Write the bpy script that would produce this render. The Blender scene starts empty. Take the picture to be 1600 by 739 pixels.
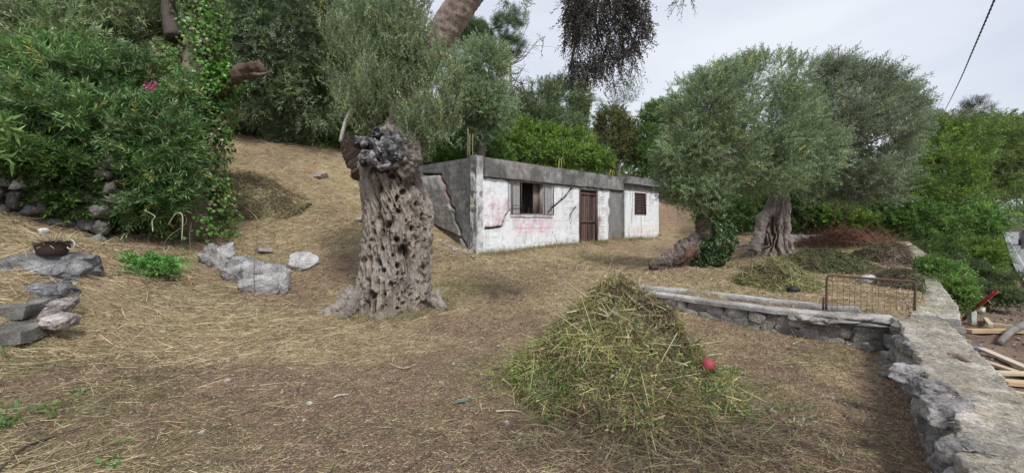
import bpy, bmesh, math, random
import numpy as np
from mathutils import Vector

# ------------------------------------------------------------------ camera, world, sun, exposure
scene = bpy.context.scene
CAMZ = 1.6
F = 640.0                       # focal length in photo pixels (1600 wide)
cam_d = bpy.data.cameras.new('camera'); cam = bpy.data.objects.new('camera', cam_d)
scene.collection.objects.link(cam); scene.camera = cam
cam.location = (0, 0, CAMZ); cam.rotation_euler = (math.radians(90), 0, 0)
cam_d.sensor_width = 36; cam_d.lens = 36 * F / 1600.0
cam_d.shift_y = -24.5 / 1600.0
cam_d.clip_start = 0.05; cam_d.clip_end = 3000

SUN_EL, SUN_AZ = math.radians(50), math.radians(152)     # azimuth clockwise from +Y
w = bpy.data.worlds.new('World'); scene.world = w; w.use_nodes = True
nt = w.node_tree; nt.nodes.clear()
out = nt.nodes.new('ShaderNodeOutputWorld'); bg = nt.nodes.new('ShaderNodeBackground')
sky = nt.nodes.new('ShaderNodeTexSky'); sky.sky_type = 'NISHITA'; sky.sun_disc = False
sky.sun_elevation = SUN_EL; sky.sun_rotation = SUN_AZ; sky.air_density = 1.0; sky.dust_density = 2.0
tc = nt.nodes.new('ShaderNodeTexCoord'); mp = nt.nodes.new('ShaderNodeMapping'); mp.inputs['Scale'].default_value = (1.2, 1.2, 3.5)
nz = nt.nodes.new('ShaderNodeTexNoise'); nz.inputs['Scale'].default_value = 1.3; nz.inputs['Detail'].default_value = 5; nz.inputs['Roughness'].default_value = .5
cr = nt.nodes.new('ShaderNodeValToRGB')
cr.color_ramp.elements[0].position = .34; cr.color_ramp.elements[0].color = (.56, .60, .70, 1)
cr.color_ramp.elements[1].position = .66; cr.color_ramp.elements[1].color = (.77, .795, .85, 1)
mul = nt.nodes.new('ShaderNodeVectorMath'); mul.operation = 'SCALE'; mul.inputs['Scale'].default_value = 6.5
mx = nt.nodes.new('ShaderNodeMix'); mx.data_type = 'RGBA'; mx.inputs['Factor'].default_value = .90
nt.links.new(tc.outputs['Generated'], mp.inputs['Vector']); nt.links.new(mp.outputs[0], nz.inputs['Vector'])
nt.links.new(nz.outputs['Fac'], cr.inputs['Fac']); nt.links.new(cr.outputs['Color'], mul.inputs[0])
nt.links.new(sky.outputs[0], mx.inputs['A']); nt.links.new(mul.outputs[0], mx.inputs['B'])
nt.links.new(mx.outputs['Result'], bg.inputs['Color']); bg.inputs['Strength'].default_value = .1
nt.links.new(bg.outputs[0], out.inputs['Surface'])

sd = bpy.data.lights.new('sun', 'SUN'); sd.energy = 1.5; sd.angle = math.radians(12); sd.color = (1, .96, .9)
sun = bpy.data.objects.new('sun', sd); scene.collection.objects.link(sun)
sdir = Vector((math.sin(SUN_AZ) * math.cos(SUN_EL), math.cos(SUN_AZ) * math.cos(SUN_EL), math.sin(SUN_EL)))
sun.rotation_euler = (-sdir).to_track_quat('-Z', 'Y').to_euler()
scene.view_settings.view_transform = 'Standard'; scene.view_settings.look = 'None'
scene.view_settings.exposure = 0.86; scene.view_settings.gamma = 1
scene.cycles.max_bounces = 5; scene.cycles.diffuse_bounces = 3; scene.cycles.transmission_bounces = 2
scene.cycles.transparent_max_bounces = 4

# ------------------------------------------------------------------ helpers
rng = np.random.default_rng(7); random.seed(7)
C = scene.collection
OFF = {}
def V(*a): return np.array(a, dtype=float)
def P(px, py, Y): return V((px - 800) / F * Y, Y, CAMZ + (345 - py) / F * Y)
def nrm(a): return a / np.maximum(np.linalg.norm(a, axis=-1, keepdims=True), 1e-9)

def hsh(ix, iy, iz, seed):
    h = (ix * 374761393 + iy * 668265263 + iz * 2147483647 + seed * 974634777) & 0xffffffff
    h = ((h ^ (h >> 13)) * 1274126177) & 0xffffffff
    h = ((h ^ (h >> 16)) * 2246822519) & 0xffffffff
    return ((h ^ (h >> 15)) & 0xffffff) / float(0xffffff)
def noise(p, seed=0):
    p = np.asarray(p, float); i = np.floor(p).astype(np.int64); f = p - i; f = f * f * f * (f * (f * 6 - 15) + 10)
    r = 0
    for dx in (0, 1):
        for dy in (0, 1):
            for dz in (0, 1):
                wgt = (f[..., 0] if dx else 1 - f[..., 0]) * (f[..., 1] if dy else 1 - f[..., 1]) * (f[..., 2] if dz else 1 - f[..., 2])
                r = r + wgt * hsh(i[..., 0] + dx, i[..., 1] + dy, i[..., 2] + dz, seed)
    return r * 2 - 1
def fbm(p, seed=0, oct=4, gain=.5):
    a = 1; r = 0; p = np.asarray(p, float); t = 0
    for k in range(oct):
        r = r + a * noise(p * (2.03 ** k) + 17.3 * k, seed + k); t += a; a *= gain
    return r / t
def fb2(x, y, sc, seed=0, oct=4): return fbm(np.stack([x * sc, y * sc, x * 0 + .37], -1), seed, oct)

def sst(a, b, x):
    t = np.clip((x - a) / (b - a), 0, 1); return t * t * (3 - 2 * t)
def lerp(a, b, t): return a + (b - a) * t
def mixc(c1, c2, t): return np.asarray(c1)[None, :] * (1 - t[:, None]) + np.asarray(c2)[None, :] * t[:, None]

class MB:
    def __init__(s): s.v = []; s.f = []; s.c = []; s.n = 0
    def add(s, v, f, c=None):
        v = np.asarray(v, float).reshape(-1, 3); f = np.asarray(f, int)
        if c is None: c = np.ones((len(v), 3)) * .5
        c = np.asarray(c, float)
        if c.ndim == 1: c = np.tile(c, (len(v), 1))
        s.v.append(v); s.f.append(f + s.n); s.c.append(c); s.n += len(v); return s
def tag(o, label=None, cat=None, group=None, kind=None):
    if label: o['label'] = label
    if cat: o['category'] = cat
    if group: o['group'] = group
    if kind: o['kind'] = kind
    return o
def thing(name, label, cat, loc, group=None):
    o = bpy.data.objects.new(name, None); C.objects.link(o); o.location = tuple(loc); OFF[o.name] = np.array(loc, float)
    o.empty_display_size = .2
    return tag(o, label, cat, group)
def build(mb, name, mat, parent=None, loc=None, smooth=False):
    v = np.concatenate(mb.v); c = np.concatenate(mb.c)
    if parent is not None: off = OFF[parent.name]
    else: off = np.array(loc if loc is not None else (0, 0, 0), float)
    me = bpy.data.meshes.new(name)
    sizes = np.concatenate([np.full(len(f), f.shape[1]) for f in mb.f]); loops = np.concatenate([f.ravel() for f in mb.f])
    me.vertices.add(len(v)); me.vertices.foreach_set('co', (v - off).astype(np.float32).ravel())
    me.loops.add(len(loops)); me.loops.foreach_set('vertex_index', loops.astype(np.int32))
    me.polygons.add(len(sizes)); st = np.zeros(len(sizes), np.int32); st[1:] = np.cumsum(sizes)[:-1]
    me.polygons.foreach_set('loop_start', st); me.polygons.foreach_set('loop_total', sizes.astype(np.int32))
    me.update(calc_edges=True)
    a = me.color_attributes.new('Col', 'FLOAT_COLOR', 'POINT')
    a.data.foreach_set('color', np.concatenate([np.clip(c, 0, 1), np.ones((len(c), 1))], 1).astype(np.float32).ravel())
    if smooth: me.polygons.foreach_set('use_smooth', np.ones(len(sizes), bool))
    me.materials.append(mat)
    o = bpy.data.objects.new(name, me); C.objects.link(o)
    if parent is not None: o.parent = parent; OFF[o.name] = off
    else: o.location = tuple(off); OFF[o.name] = off
    return o

def grid_faces(nu, nv, wrap=False):       # vertices indexed u*nv+v
    u = np.arange(nu if wrap else nu - 1); v = np.arange(nv - 1); U, W = np.meshgrid(u, v, indexing='ij'); U2 = (U + 1) % nu
    return np.stack([U * nv + W, U2 * nv + W, U2 * nv + W + 1, U * nv + W + 1], -1).reshape(-1, 4)

def box(mb, c, ex, ey, ez, col=(.5, .5, .5)):
    c, ex, ey, ez = [np.asarray(a, float) for a in (c, ex, ey, ez)]
    v = [c + sx * ex / 2 + sy * ey / 2 + sz * ez / 2 for sx in (-1, 1) for sy in (-1, 1) for sz in (-1, 1)]
    f = [(0, 1, 3, 2), (4, 6, 7, 5), (0, 4, 5, 1), (2, 3, 7, 6), (0, 2, 6, 4), (1, 5, 7, 3)]
    return mb.add(v, f, col)
def rough_box(mb, c, ex, ey, ez, cell=.05, amp=.01, freq=8, seed=0, colf=None, maxn=400):
    c, ex, ey, ez = [np.asarray(a, float) for a in (c, ex, ey, ez)]
    for (a, b, n, s) in ((ex, ey, ez, 1), (ey, ex, ez, -1), (ey, ez, ex, 1), (ez, ey, ex, -1), (ez, ex, ey, 1), (ex, ez, ey, -1)):
        nu = int(min(maxn, max(2, round(np.linalg.norm(a) / cell) + 1))); nv = int(min(maxn, max(2, round(np.linalg.norm(b) / cell) + 1)))
        u, v = np.meshgrid(np.linspace(-.5, .5, nu), np.linspace(-.5, .5, nv), indexing='ij')
        p = c + n * .5 * s + u.ravel()[:, None] * a + v.ravel()[:, None] * b
        q = p * freq
        d = np.stack([fbm(q, seed + 1, 3), fbm(q + 31, seed + 2, 3), fbm(q + 77, seed + 3, 3)], -1) * amp
        mb.add(p + d, grid_faces(nu, nv), colf(p) if callable(colf) else colf)
    return mb
def spline(pts, n):
    pts = np.asarray(pts, float); k = len(pts)
    if k < 3:
        t = np.linspace(0, 1, n)[:, None]; return pts[0] * (1 - t) + pts[-1] * t
    ex = np.vstack([2 * pts[0] - pts[1], pts, 2 * pts[-1] - pts[-2]]); o = []
    for t in np.linspace(0, k - 1 - 1e-6, n):
        i = int(t); f = t - i; a, b, c, d = ex[i:i + 4]
        o.append(.5 * ((2 * b) + (c - a) * f + (2 * a - 5 * b + 4 * c - d) * f * f + (-a + 3 * b - 3 * c + d) * f ** 3))
    return np.array(o)
def tube(mb, pts, rad, n=None, seg=8, amp=0., freq=6, seed=0, col=(.3, .25, .2), colf=None, cap=True, disp=0., dfreq=7.):
    n = n or max(3, 4 * len(pts)); p = spline(pts, n) if len(pts) > 2 or n > 2 else np.asarray(pts, float)
    rr = np.interp(np.linspace(0, 1, len(p)), np.linspace(0, 1, len(np.atleast_1d(rad))), np.atleast_1d(rad)) if np.ndim(rad) else np.full(len(p), rad)
    t = nrm(np.gradient(p, axis=0)); up = V(0, 0, 1) if abs(t[0][2]) < .9 else V(1, 0, 0)
    a = nrm(np.cross(t[0], up)); A = []
    for k in range(len(p)):
        a = nrm(a - t[k] * np.dot(a, t[k])); A.append(a)
    A = np.array(A); B = np.cross(t, A)
    th = np.linspace(0, 2 * np.pi, seg, endpoint=False)
    d = A[:, None, :] * np.cos(th)[None, :, None] + B[:, None, :] * np.sin(th)[None, :, None]
    R = rr[:, None].repeat(seg, 1)
    if amp:
        q = np.stack([np.cos(th)[None, :] * 1.6 + 0 * R, np.sin(th)[None, :] * 1.6 + 0 * R, (np.linspace(0, 1, len(p)) * len(p) * .06 * freq)[:, None] + 0 * R], -1)
        R = R * (1 + amp * fbm(q, seed, 4) * 2)
    v = (p[:, None, :] + d * R[..., None])
    if disp:
        q = np.stack([(A[:, None] * d).sum(-1) * rr.mean() * 1.6, (B[:, None] * d).sum(-1) * rr.mean() * 1.6, np.cumsum(np.r_[0, np.linalg.norm(np.diff(p, axis=0), axis=1)])[:, None] * .4 + 0 * R], -1) * dfreq + seed * 3.7
        rg = 1 - 2.4 * np.abs(fbm(q, seed + 60, 3)); v = v + d * (disp * rg + disp * .5 * fbm(v * dfreq * 2.2, seed + 61, 3))[..., None]
    v = v.reshape(-1, 3)
    f = []
    L = len(p)
    I, J = np.meshgrid(np.arange(L - 1), np.arange(seg), indexing='ij'); J2 = (J + 1) % seg
    f = np.stack([I * seg + J, I * seg + J2, (I + 1) * seg + J2, (I + 1) * seg + J], -1).reshape(-1, 4)
    cc = colf(v) if colf else col
    n0 = mb.n; mb.add(v, f, cc)
    if cap:
        mb.v.append(np.array([p[0], p[-1]])); mb.c.append(np.array([np.atleast_2d(cc)[0], np.atleast_2d(cc)[-1]])); ci = mb.n; mb.n += 2
        j = np.arange(seg); j2 = (j + 1) % seg
        mb.f.append(np.stack([n0 + j2, n0 + j, np.full(seg, ci)], -1)); b = n0 + (L - 1) * seg
        mb.f.append(np.stack([b + j, b + j2, np.full(seg, ci + 1)], -1))
    return mb
def ico(sub):
    bm = bmesh.new(); bmesh.ops.create_icosphere(bm, subdivisions=sub, radius=1)
    v = np.array([x.co[:] for x in bm.verts]); f = np.array([[a.index for a in x.verts] for x in bm.faces]); bm.free(); return v, f
ICO = {k: ico(k) for k in (1, 2, 3, 4, 5)}
def rock(mb, c, size, seed, sub=4, rough=.18, boxy=.5, colf=None, rotz=0., facets=7):
    v, f = ICO[sub]; r = np.random.default_rng(seed)
    p = v.copy(); m = np.max(np.abs(p), axis=1, keepdims=True); p = p * (1 - boxy) + p / m * boxy * .82
    for k in range(facets):
        n = nrm(r.normal(size=3)); h = r.uniform(.5, .8) * np.max(p @ n); d = p @ n - h; p = p - np.clip(d, 0, None)[:, None] * n * .95
    d = fbm(p * 1.7 + seed, seed, 5, .6); rd = 1 - np.abs(fbm(p * 3.1 + seed * 2, seed + 9, 4)) * 2
    ck = sst(.07, .0, np.abs(fbm(p * V(1.3, 1.3, 1.9) + seed * 3.1, seed + 21, 3))) if sub > 2 else 0 * d
    p = p * (1 + rough * d[:, None] + rough * .5 * rd[:, None] - .085 * ck[:, None])
    q = p * np.asarray(size) / 2
    ca, sa = math.cos(rotz), math.sin(rotz); q = np.stack([q[:, 0] * ca - q[:, 1] * sa, q[:, 0] * sa + q[:, 1] * ca, q[:, 2]], -1) + np.asarray(c)
    mb.add(q, f, colf(q, p) if colf else (.35, .34, .33)); return mb

# ------------------------------------------------------------------ materials
def mat(name, rough=.85, bump=0., bscale=20., var=.25, vscale=8., trans=0., fine=0., fscale=80., stretch=(1, 1, 1), spec=.3, metal=0., vor=0., vorscale=10.):
    m = bpy.data.materials.new(name); m.use_nodes = True; n = m.node_tree; L = n.links; N = n.nodes
    b = N['Principled BSDF']; b.inputs['Roughness'].default_value = rough; b.inputs['Specular IOR Level'].default_value = spec
    b.inputs['Metallic'].default_value = metal
    at = N.new('ShaderNodeAttribute'); at.attribute_name = 'Col'
    t = N.new('ShaderNodeTexCoord'); mpn = N.new('ShaderNodeMapping'); mpn.inputs['Scale'].default_value = stretch
    L.new(t.outputs['Object'], mpn.inputs['Vector']); col = at.outputs['Color']
    def modulate(col, fac_socket, lo, hi):
        r = N.new('ShaderNodeMapRange'); r.inputs['From Min'].default_value = .25; r.inputs['From Max'].default_value = .75
        r.inputs['To Min'].default_value = lo; r.inputs['To Max'].default_value = hi; L.new(fac_socket, r.inputs['Value'])
        s = N.new('ShaderNodeVectorMath'); s.operation = 'SCALE'; L.new(col, s.inputs[0]); L.new(r.outputs[0], s.inputs['Scale']); return s.outputs[0]
    hgt = None
    if var:
        x = N.new('ShaderNodeTexNoise'); x.inputs['Scale'].default_value = vscale; x.inputs['Detail'].default_value = 6; x.inputs['Roughness'].default_value = .6
        L.new(mpn.outputs[0], x.inputs['Vector']); col = modulate(col, x.outputs['Fac'], 1 - var, 1 + var)
    if fine:
        x = N.new('ShaderNodeTexNoise'); x.inputs['Scale'].default_value = fscale; x.inputs['Detail'].default_value = 4; x.inputs['Roughness'].default_value = .7
        L.new(mpn.outputs[0], x.inputs['Vector']); col = modulate(col, x.outputs['Fac'], 1 - fine, 1 + fine)
    if vor:
        x = N.new('ShaderNodeTexVoronoi'); x.feature = 'DISTANCE_TO_EDGE'; x.inputs['Scale'].default_value = vorscale
        L.new(mpn.outputs[0], x.inputs['Vector']); r = N.new('ShaderNodeMapRange'); r.inputs['From Max'].default_value = .06
        r.inputs['To Min'].default_value = 1 - vor; L.new(x.outputs['Distance'], r.inputs['Value'])
        s = N.new('ShaderNodeVectorMath'); s.operation = 'SCALE'; L.new(col, s.inputs[0]); L.new(r.outputs[0], s.inputs['Scale']); col = s.outputs[0]
    L.new(col, b.inputs['Base Color'])
    if bump:
        x = N.new('ShaderNodeTexNoise'); x.inputs['Scale'].default_value = bscale; x.inputs['Detail'].default_value = 8; x.inputs['Roughness'].default_value = .65
        L.new(mpn.outputs[0], x.inputs['Vector']); bp = N.new('ShaderNodeBump'); bp.inputs['Strength'].default_value = 1; bp.inputs['Distance'].default_value = bump
        L.new(x.outputs['Fac'], bp.inputs['Height']); L.new(bp.outputs[0], b.inputs['Normal'])
    if trans:
        tr = N.new('ShaderNodeBsdfTranslucent'); L.new(col, tr.inputs['Color']); ms = N.new('ShaderNodeMixShader'); ms.inputs[0].default_value = trans
        L.new(b.outputs[0], ms.inputs[1]); L.new(tr.outputs[0], ms.inputs[2]); L.new(ms.outputs[0], N['Material Output'].inputs['Surface'])
    return m
M_ground = mat('ground_soil', .95, .06, 34, .35, 6, fine=.75, fscale=60, spec=.1)
M_leaf = mat('leaf', .55, 0, 1, .18, 3, trans=.28, spec=.35)
M_waxleaf = mat('waxy_leaf', .38, 0, 1, .18, 3, trans=.2, spec=.5)
M_straw = mat('straw', .8, 0, 1, .15, 6, trans=.15, spec=.2)
M_bark = mat('bark', .9, .03, 42, .35, 9, fine=.5, fscale=48, stretch=(1, 1, .28), spec=.12)
M_bark2 = mat('bark_far', .9, .02, 25, .3, 5, fine=.3, fscale=30, stretch=(1, 1, .3), spec=.15)
M_char = mat('charred_wood', .75, .012, 70, .3, 20, fine=.45, fscale=60, spec=.35)
M_stone = mat('limestone', .92, .035, 26, .42, 5, fine=.6, fscale=42, spec=.15)
M_conc = mat('old_concrete', .92, .018, 38, .35, 5, fine=.5, fscale=48, spec=.15)
M_plaster = mat('whitewash', .88, .010, 30, .10, 5, fine=.13, fscale=22, spec=.2)
M_wood = mat('old_wood', .8, .006, 30, .35, 8, fine=.45, fscale=50, stretch=(1, 1, .15), spec=.25)
M_lumber = mat('raw_lumber', .7, .002, 60, .15, 5, fine=.15, fscale=50, spec=.25)
M_rust = mat('rusty_iron', .85, .002, 120, .35, 30, fine=.3, fscale=140, spec=.3)
M_paint = mat('red_paint', .5, .001, 60, .15, 15, fine=.1, fscale=80, spec=.5)
M_rubber = mat('rubber', .6, .001, 90, .12, 15, spec=.4)
M_plastic = mat('thin_plastic', .35, .002, 60, .08, 9, spec=.5, trans=.2)
M_flat = mat('dark_iron', .7, .001, 90, .2, 20, spec=.4)
M_asph = mat('asphalt', .85, .004, 80, .12, 2, fine=.15, fscale=70, spec=.3)
M_clay = mat('enamel_pot', .6, .001, 50, .25, 9, spec=.4)
M_glass = mat('dark_glass', .1, 0, 1, .05, 3, spec=.8)
M_car = mat('car_paint', .3, 0, 1, .05, 3, spec=.7)

# ------------------------------------------------------------------ terrain
def tps_fit(pts):
    pts = np.asarray(pts, float); x = pts[:, :2]; n = len(x)
    d = np.linalg.norm(x[:, None] - x[None], axis=-1); K = np.where(d > 0, d * d * np.log(d + 1e-12), 0) + np.eye(n) * .6
    Pm = np.hstack([np.ones((n, 1)), x]); A = np.block([[K, Pm], [Pm.T, np.zeros((3, 3))]])
    s = np.linalg.solve(A, np.concatenate([pts[:, 2], np.zeros(3)])); return x, s
def tps_eval(fit, X, Y):
    x, s = fit; n = len(x); sh = X.shape; X = np.clip(X.ravel(), -40, 60); Y = np.clip(Y.ravel(), -8, 50); r = s[n] + s[n + 1] * X + s[n + 2] * Y
    for k in range(n):
        d2 = (X - x[k, 0]) ** 2 + (Y - x[k, 1]) ** 2; r = r + s[k] * .5 * d2 * np.log(d2 + 1e-12)
    return r.reshape(sh)
def g(px, py, Y): return tuple(P(px, py, Y))
common = [g(0, 739, 2.36), g(0, 550, 3.75), g(100, 500, 4.75), g(240, 440, 6.7), g(400, 460, 7.2), g(300, 600, 3.76), g(475, 425, 8.6), g(335, 345, 10),
    g(480, 332, 10.8), g(555, 380, 9.5), g(683, 352, 13.2), g(400, 219, 14), g(330, 226, 13.2), g(500, 242, 14), g(560, 265, 14.3), g(745, 399, 11.5), g(720, 385, 12),
    g(600, 487, 6.7), g(800, 450, 7.9), g(200, 352, 8.2), g(60, 362, 6.4), g(82, 402, 5.1),
    g(650, 739, 2.6), g(500, 560, 4.7), g(410, 285, 11.8), g(470, 300, 12), g(300, 385, 8), g(150, 390, 6.4),
    (-10.5, 6.5, 2.9), (-11, 12, 4.2), (-3.5, 17.5, 3.7), (2, 19, 3.2), (-10, 20, 5.3), (0, 27, 5.5), (-25, 5, 4.5), (-25, 25, 7), (-10, 40, 9), (-35, 45, 10),
    (0, 0, 0), (-3, 0, .25), (-5, 1.5, .6), (0, -6, -.1), (-10, -6, 1.2), (-8, 3, 1.2), (-30, -8, 3)]
front = common + [g(800, 739, 2.6), g(1450, 739, 2.6), g(1390, 548, 5.04), g(1207, 521, 5.6), g(1073, 490, 6.5), (1, 4, .0), (1.5, 6, .07), (3.5, 4.2, .0), (1.5, 1, 0),
    (1.5, -5, -.1), (9, 9, .1), (14, 14, .2), (10, 4, 0), (25, 25, .3), (5, 22, 2.5), (15, 35, 3)]
terr = common + [g(1100, 452, 6.9), g(1195, 462, 6.45), g(1290, 473, 5.95), g(1215, 447, 6.9), (4.75, 6.0, .36), g(1340, 430, 7.9), g(1095, 416, 9.5), g(1200, 397, 11.4), g(1390, 385, 13.4),
    g(1025, 372, 19.3), g(950, 388, 15.6), g(870, 405, 12), g(900, 420, 9.8), g(1050, 320, 23.5), g(1120, 345, 20.5), g(1172, 374, 16.5), g(1270, 374, 15), g(1300, 370, 17),
    (8, 26, 3.4), (14, 27, 2.0), (19, 24, .9), (14, 40, 5.5), (25, 35, 2.5), (18, 16, .8), (30, 20, .3), (40, 45, 2.5), (1, 5, .1), (5, 1, .1), (8, -5, 0)]
outer = [(2.9, 1.5, -.3), (2, -5, -.4), (7.6, 6.56, -.4), (11.8, 10, -.5), (27, 22, -1.15), (16, 14, -.55), (22, 25, -.9), (40, 34, -1.25), (56, 45, -1.3), (60, 20, -1.4), (60, -5, -1.5), (20, -5, -.9),
    (12, 3, -.5), (34, 20, -1.25), (20, 18, -.8), (30, 40, -.6), (14, 22, .2), (20, 45, 3), (45, 50, -.5)]
FT, TT, OT = tps_fit(front), tps_fit(terr), tps_fit(outer)
WL = np.array([[2.2, 7.15], [2.5, 6.9], [3.0, 6.3], [3.55, 5.78], [4.11, 5.4], [4.75, 5.2], [5.5, 5.05]])   # centre of the terrace wall
def RWx(Y): return np.interp(Y, [-4, 1.95, 5.05, 5.2, 7.7, 14.1, 60], [-2.4, 2.4, 4.98, 5.4, 7.65, 13.35, 52])
def zraw(X, Y):
    X = np.asarray(X, float); Y = np.asarray(Y, float)
    zf, zt, zo = tps_eval(FT, X, Y), tps_eval(TT, X, Y), tps_eval(OT, X, Y)
    ly = np.interp(X, WL[:, 0], WL[:, 1]); t = sst(-.04, .10, Y - ly - .18); 
    t = np.where(X < 2.2, sst(-1.5, 1.5, Y - 7.15), t)
    z = zf * (1 - t) + zt * t
    wd = .06 + np.clip(Y - 14, 0, 40) * .25 + np.clip(-2 - Y, 0, 10)
    o = sst(-wd, wd, X - RWx(Y)); return z * (1 - o) + zo * o
def zg(X, Y):
    X = np.asarray(X, float); Y = np.asarray(Y, float)
    z = zraw(X, Y)
    return z + fb2(X, Y, 1.1, 3, 3) * .06 + fb2(X, Y, 5, 5, 5) * .042
def zs(x, y): return float(zg(np.array([x]), np.array([y]))[0])

def axis(lo, d0, d1, hi, step):
    a = [d0]; s = step
    while a[-1] > lo: s *= 1.13; a.append(a[-1] - s)
    b = [d1]; s = step
    while b[-1] < hi: s *= 1.09; b.append(b[-1] + s)
    return np.array(a[::-1][:-1] + list(np.arange(d0, d1, step)) + b)
gx = axis(-600, -7, 7.5, 700, .055); gy = axis(-60, 1.2, 10.5, 900, .055)
GX, GY = np.meshgrid(gx, gy, indexing='ij'); GZ = zg(GX, GY)
STRAW = V(.49, .385, .24); MULCH = V(.28, .195, .14); DIRT = V(.24, .165, .12); DRYG = V(.36, .33, .17)
def mulch_amt(x, y):
    n = fb2(x, y, .55, 21, 4); m = sst(-.25, .45, n + .25 * fb2(x, y, 3, 22, 3))
    def blob(cx, cy, r, a): return a * np.exp(-(((x - cx) / r) ** 2 + ((y - cy) / (r * .8)) ** 2))
    m = m + blob(-1.4, 3.5, 1.5, .95) + blob(-2.6, 3.3, 1.0, .6) + blob(2.6, 4.3, 1.0, .4) + blob(2.4, 3.0, 1.2, .4) - blob(-4.4, 5.4, 1.6, .9) - blob(-3.2, 4.9, 1.3, .6) + blob(-1.2, 5.2, 1, .3) - blob(0, 8.5, 2.5, .4)
    m = m + blob(7.5, 9, 2.6, .55) + sst(7, 11, x) * .8 - sst(9, 12, y) * .15
    return np.clip(m, 0, 1) * .85
def ground_col(x, y):
    m = mulch_amt(x, y); c = mixc(STRAW * .86, MULCH, m)
    gy_ = sst(.1, .5, fb2(x, y, .8, 33, 3)); c = c * (1 - .35 * gy_[:, None]) + (V(.22, .24, .10) * .35) * gy_[:, None]
    gr = sst(.15, .5, fb2(x, y, 1.6, 41, 3)) * sst(-2.6, -3.4, x) * sst(5, 3.5, y); gr = gr * .45; c = c * (1 - gr[:, None]) + V(.15, .17, .07) * gr[:, None]
    o = sst(-.1, .1, x - RWx(y)); c = c * (1 - o[:, None]) + (V(.27, .20, .155) * (1 + .35 * fb2(x, y, 2, 8, 3))[:, None]) * o[:, None]
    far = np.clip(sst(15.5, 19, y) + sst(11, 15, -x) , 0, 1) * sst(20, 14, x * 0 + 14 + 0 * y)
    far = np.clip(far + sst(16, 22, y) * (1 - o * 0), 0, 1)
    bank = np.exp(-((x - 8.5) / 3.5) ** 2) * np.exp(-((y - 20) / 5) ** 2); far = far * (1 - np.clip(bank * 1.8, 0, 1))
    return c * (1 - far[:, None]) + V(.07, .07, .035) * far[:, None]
mb = MB(); mb.add(np.stack([GX, GY, GZ], -1), grid_faces(len(gx), len(gy)), ground_col(GX.ravel(), GY.ravel()))
ground = build(mb, 'ground', M_ground, smooth=True); tag(ground, 'sloping garden ground of dry mown grass and brown mulch', kind='structure')

# ------------------------------------------------------------------ ribbons, leaves
def ribbons(mb, base, d, L, wd, curve, col, nseg=3, r=rng):
    """base (n,3), d unit (n,3), L (n), wd (n), curve (n,3) end offset, col (n,3)"""
    n = len(base); s = nrm(np.cross(d, nrm(r.normal(size=(n, 3))))); t = np.linspace(0, 1, nseg + 1)
    ctr = base[:, None] + d[:, None] * L[:, None, None] * t[None, :, None] + curve[:, None] * (t ** 2)[None, :, None]
    ww = wd[:, None] * (1 - .6 * t[None])
    v = np.stack([ctr - s[:, None] * ww[..., None] / 2, ctr + s[:, None] * ww[..., None] / 2], 2)   # n, nseg+1, 2, 3
    k = np.arange(n)[:, None] * (2 * (nseg + 1)); j = np.arange(nseg)[None] * 2
    f = np.stack([k + j, k + j + 1, k + j + 3, k + j + 2], -1).reshape(-1, 4)
    mb.add(v.reshape(-1, 3), f, np.repeat(col, 2 * (nseg + 1), 0)); return mb
def leaves(mb, base, d, L, wd, col, r=rng, fold=.0, fat=.45):
    n = len(base); s = nrm(np.cross(d, r.normal(size=(n, 3)))); tip = base + d * L[:, None]; mid = base + d * (L * fat)[:, None]
    nn = np.cross(d, s); mid = mid + nn * (L * .08)[:, None]
    v = np.stack([base, mid - s * wd[:, None] / 2, tip, mid + s * wd[:, None] / 2], 1)
    f = np.arange(n)[:, None] * 4 + np.arange(4)[None]
    mb.add(v.reshape(-1, 3), f, np.repeat(col, 4, 0)); return mb
def sprigs(mb, Pn, D, L, k, ll, lw, cols, r, spread=.75, droop=.15, twig=(.16, .13, .10), tw=.004, jit=.22, bright=None):
    n = len(Pn); a = nrm(np.cross(D, r.normal(size=(n, 3)))); b = np.cross(D, a)
    t = np.linspace(.08, 1, k)[None, :]; ph = np.arange(k)[None] * 2.4 + r.uniform(0, 6, (n, 1))
    pos = Pn[:, None] + D[:, None] * (L[:, None] * t)[..., None]; pos[..., 2] -= droop * L[:, None] * t ** 2
    perp = a[:, None] * np.cos(ph)[..., None] + b[:, None] * np.sin(ph)[..., None]; sp = spread * r.uniform(.6, 1.3, (n, k))
    ld = nrm(D[:, None] * np.cos(sp)[..., None] + perp * np.sin(sp)[..., None] + r.normal(size=(n, k, 3)) * .12)
    N = n * k; cols = np.asarray(cols, float); ci = r.integers(0, len(cols), n); cc = cols[ci][:, None] * r.uniform(1 - jit, 1 + jit, (n, 1, 1)) * r.uniform(1 - jit, 1 + jit, (n, k, 1))
    if bright is not None: cc = cc * bright[:, None, None]
    od = r.uniform(0, 1, n); cc = cc * np.where((od < .06)[:, None, None], V(1.45, 1.15, .75), 1.) * np.where((od > .97)[:, None, None], V(1.1, .92, .68), 1.)
    leaves(mb, pos.reshape(N, 3), ld.reshape(N, 3), ll * r.uniform(.6, 1.25, N), lw * r.uniform(.7, 1.25, N), cc.reshape(N, 3), r)
    if tw:
        e = Pn + D * L[:, None]; e[:, 2] -= droop * L; s = a * tw
        v = np.stack([Pn - s, Pn + s, e + s * .3, e - s * .3], 1); mb.add(v.reshape(-1, 3), np.arange(n)[:, None] * 4 + np.arange(4)[None], np.tile(np.asarray(twig), (n * 4, 1)))
    return mb
OLIVE = [(0.302, 0.41, 0.231), (0.241, 0.342, 0.188), (0.375, 0.48, 0.302), (0.181, 0.274, 0.133), (0.29, 0.384, 0.183)]
OLIVE_DK = [(0.228, 0.314, 0.18), (0.161, 0.24, 0.121), (0.281, 0.374, 0.231), (0.173, 0.255, 0.114)]
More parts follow.
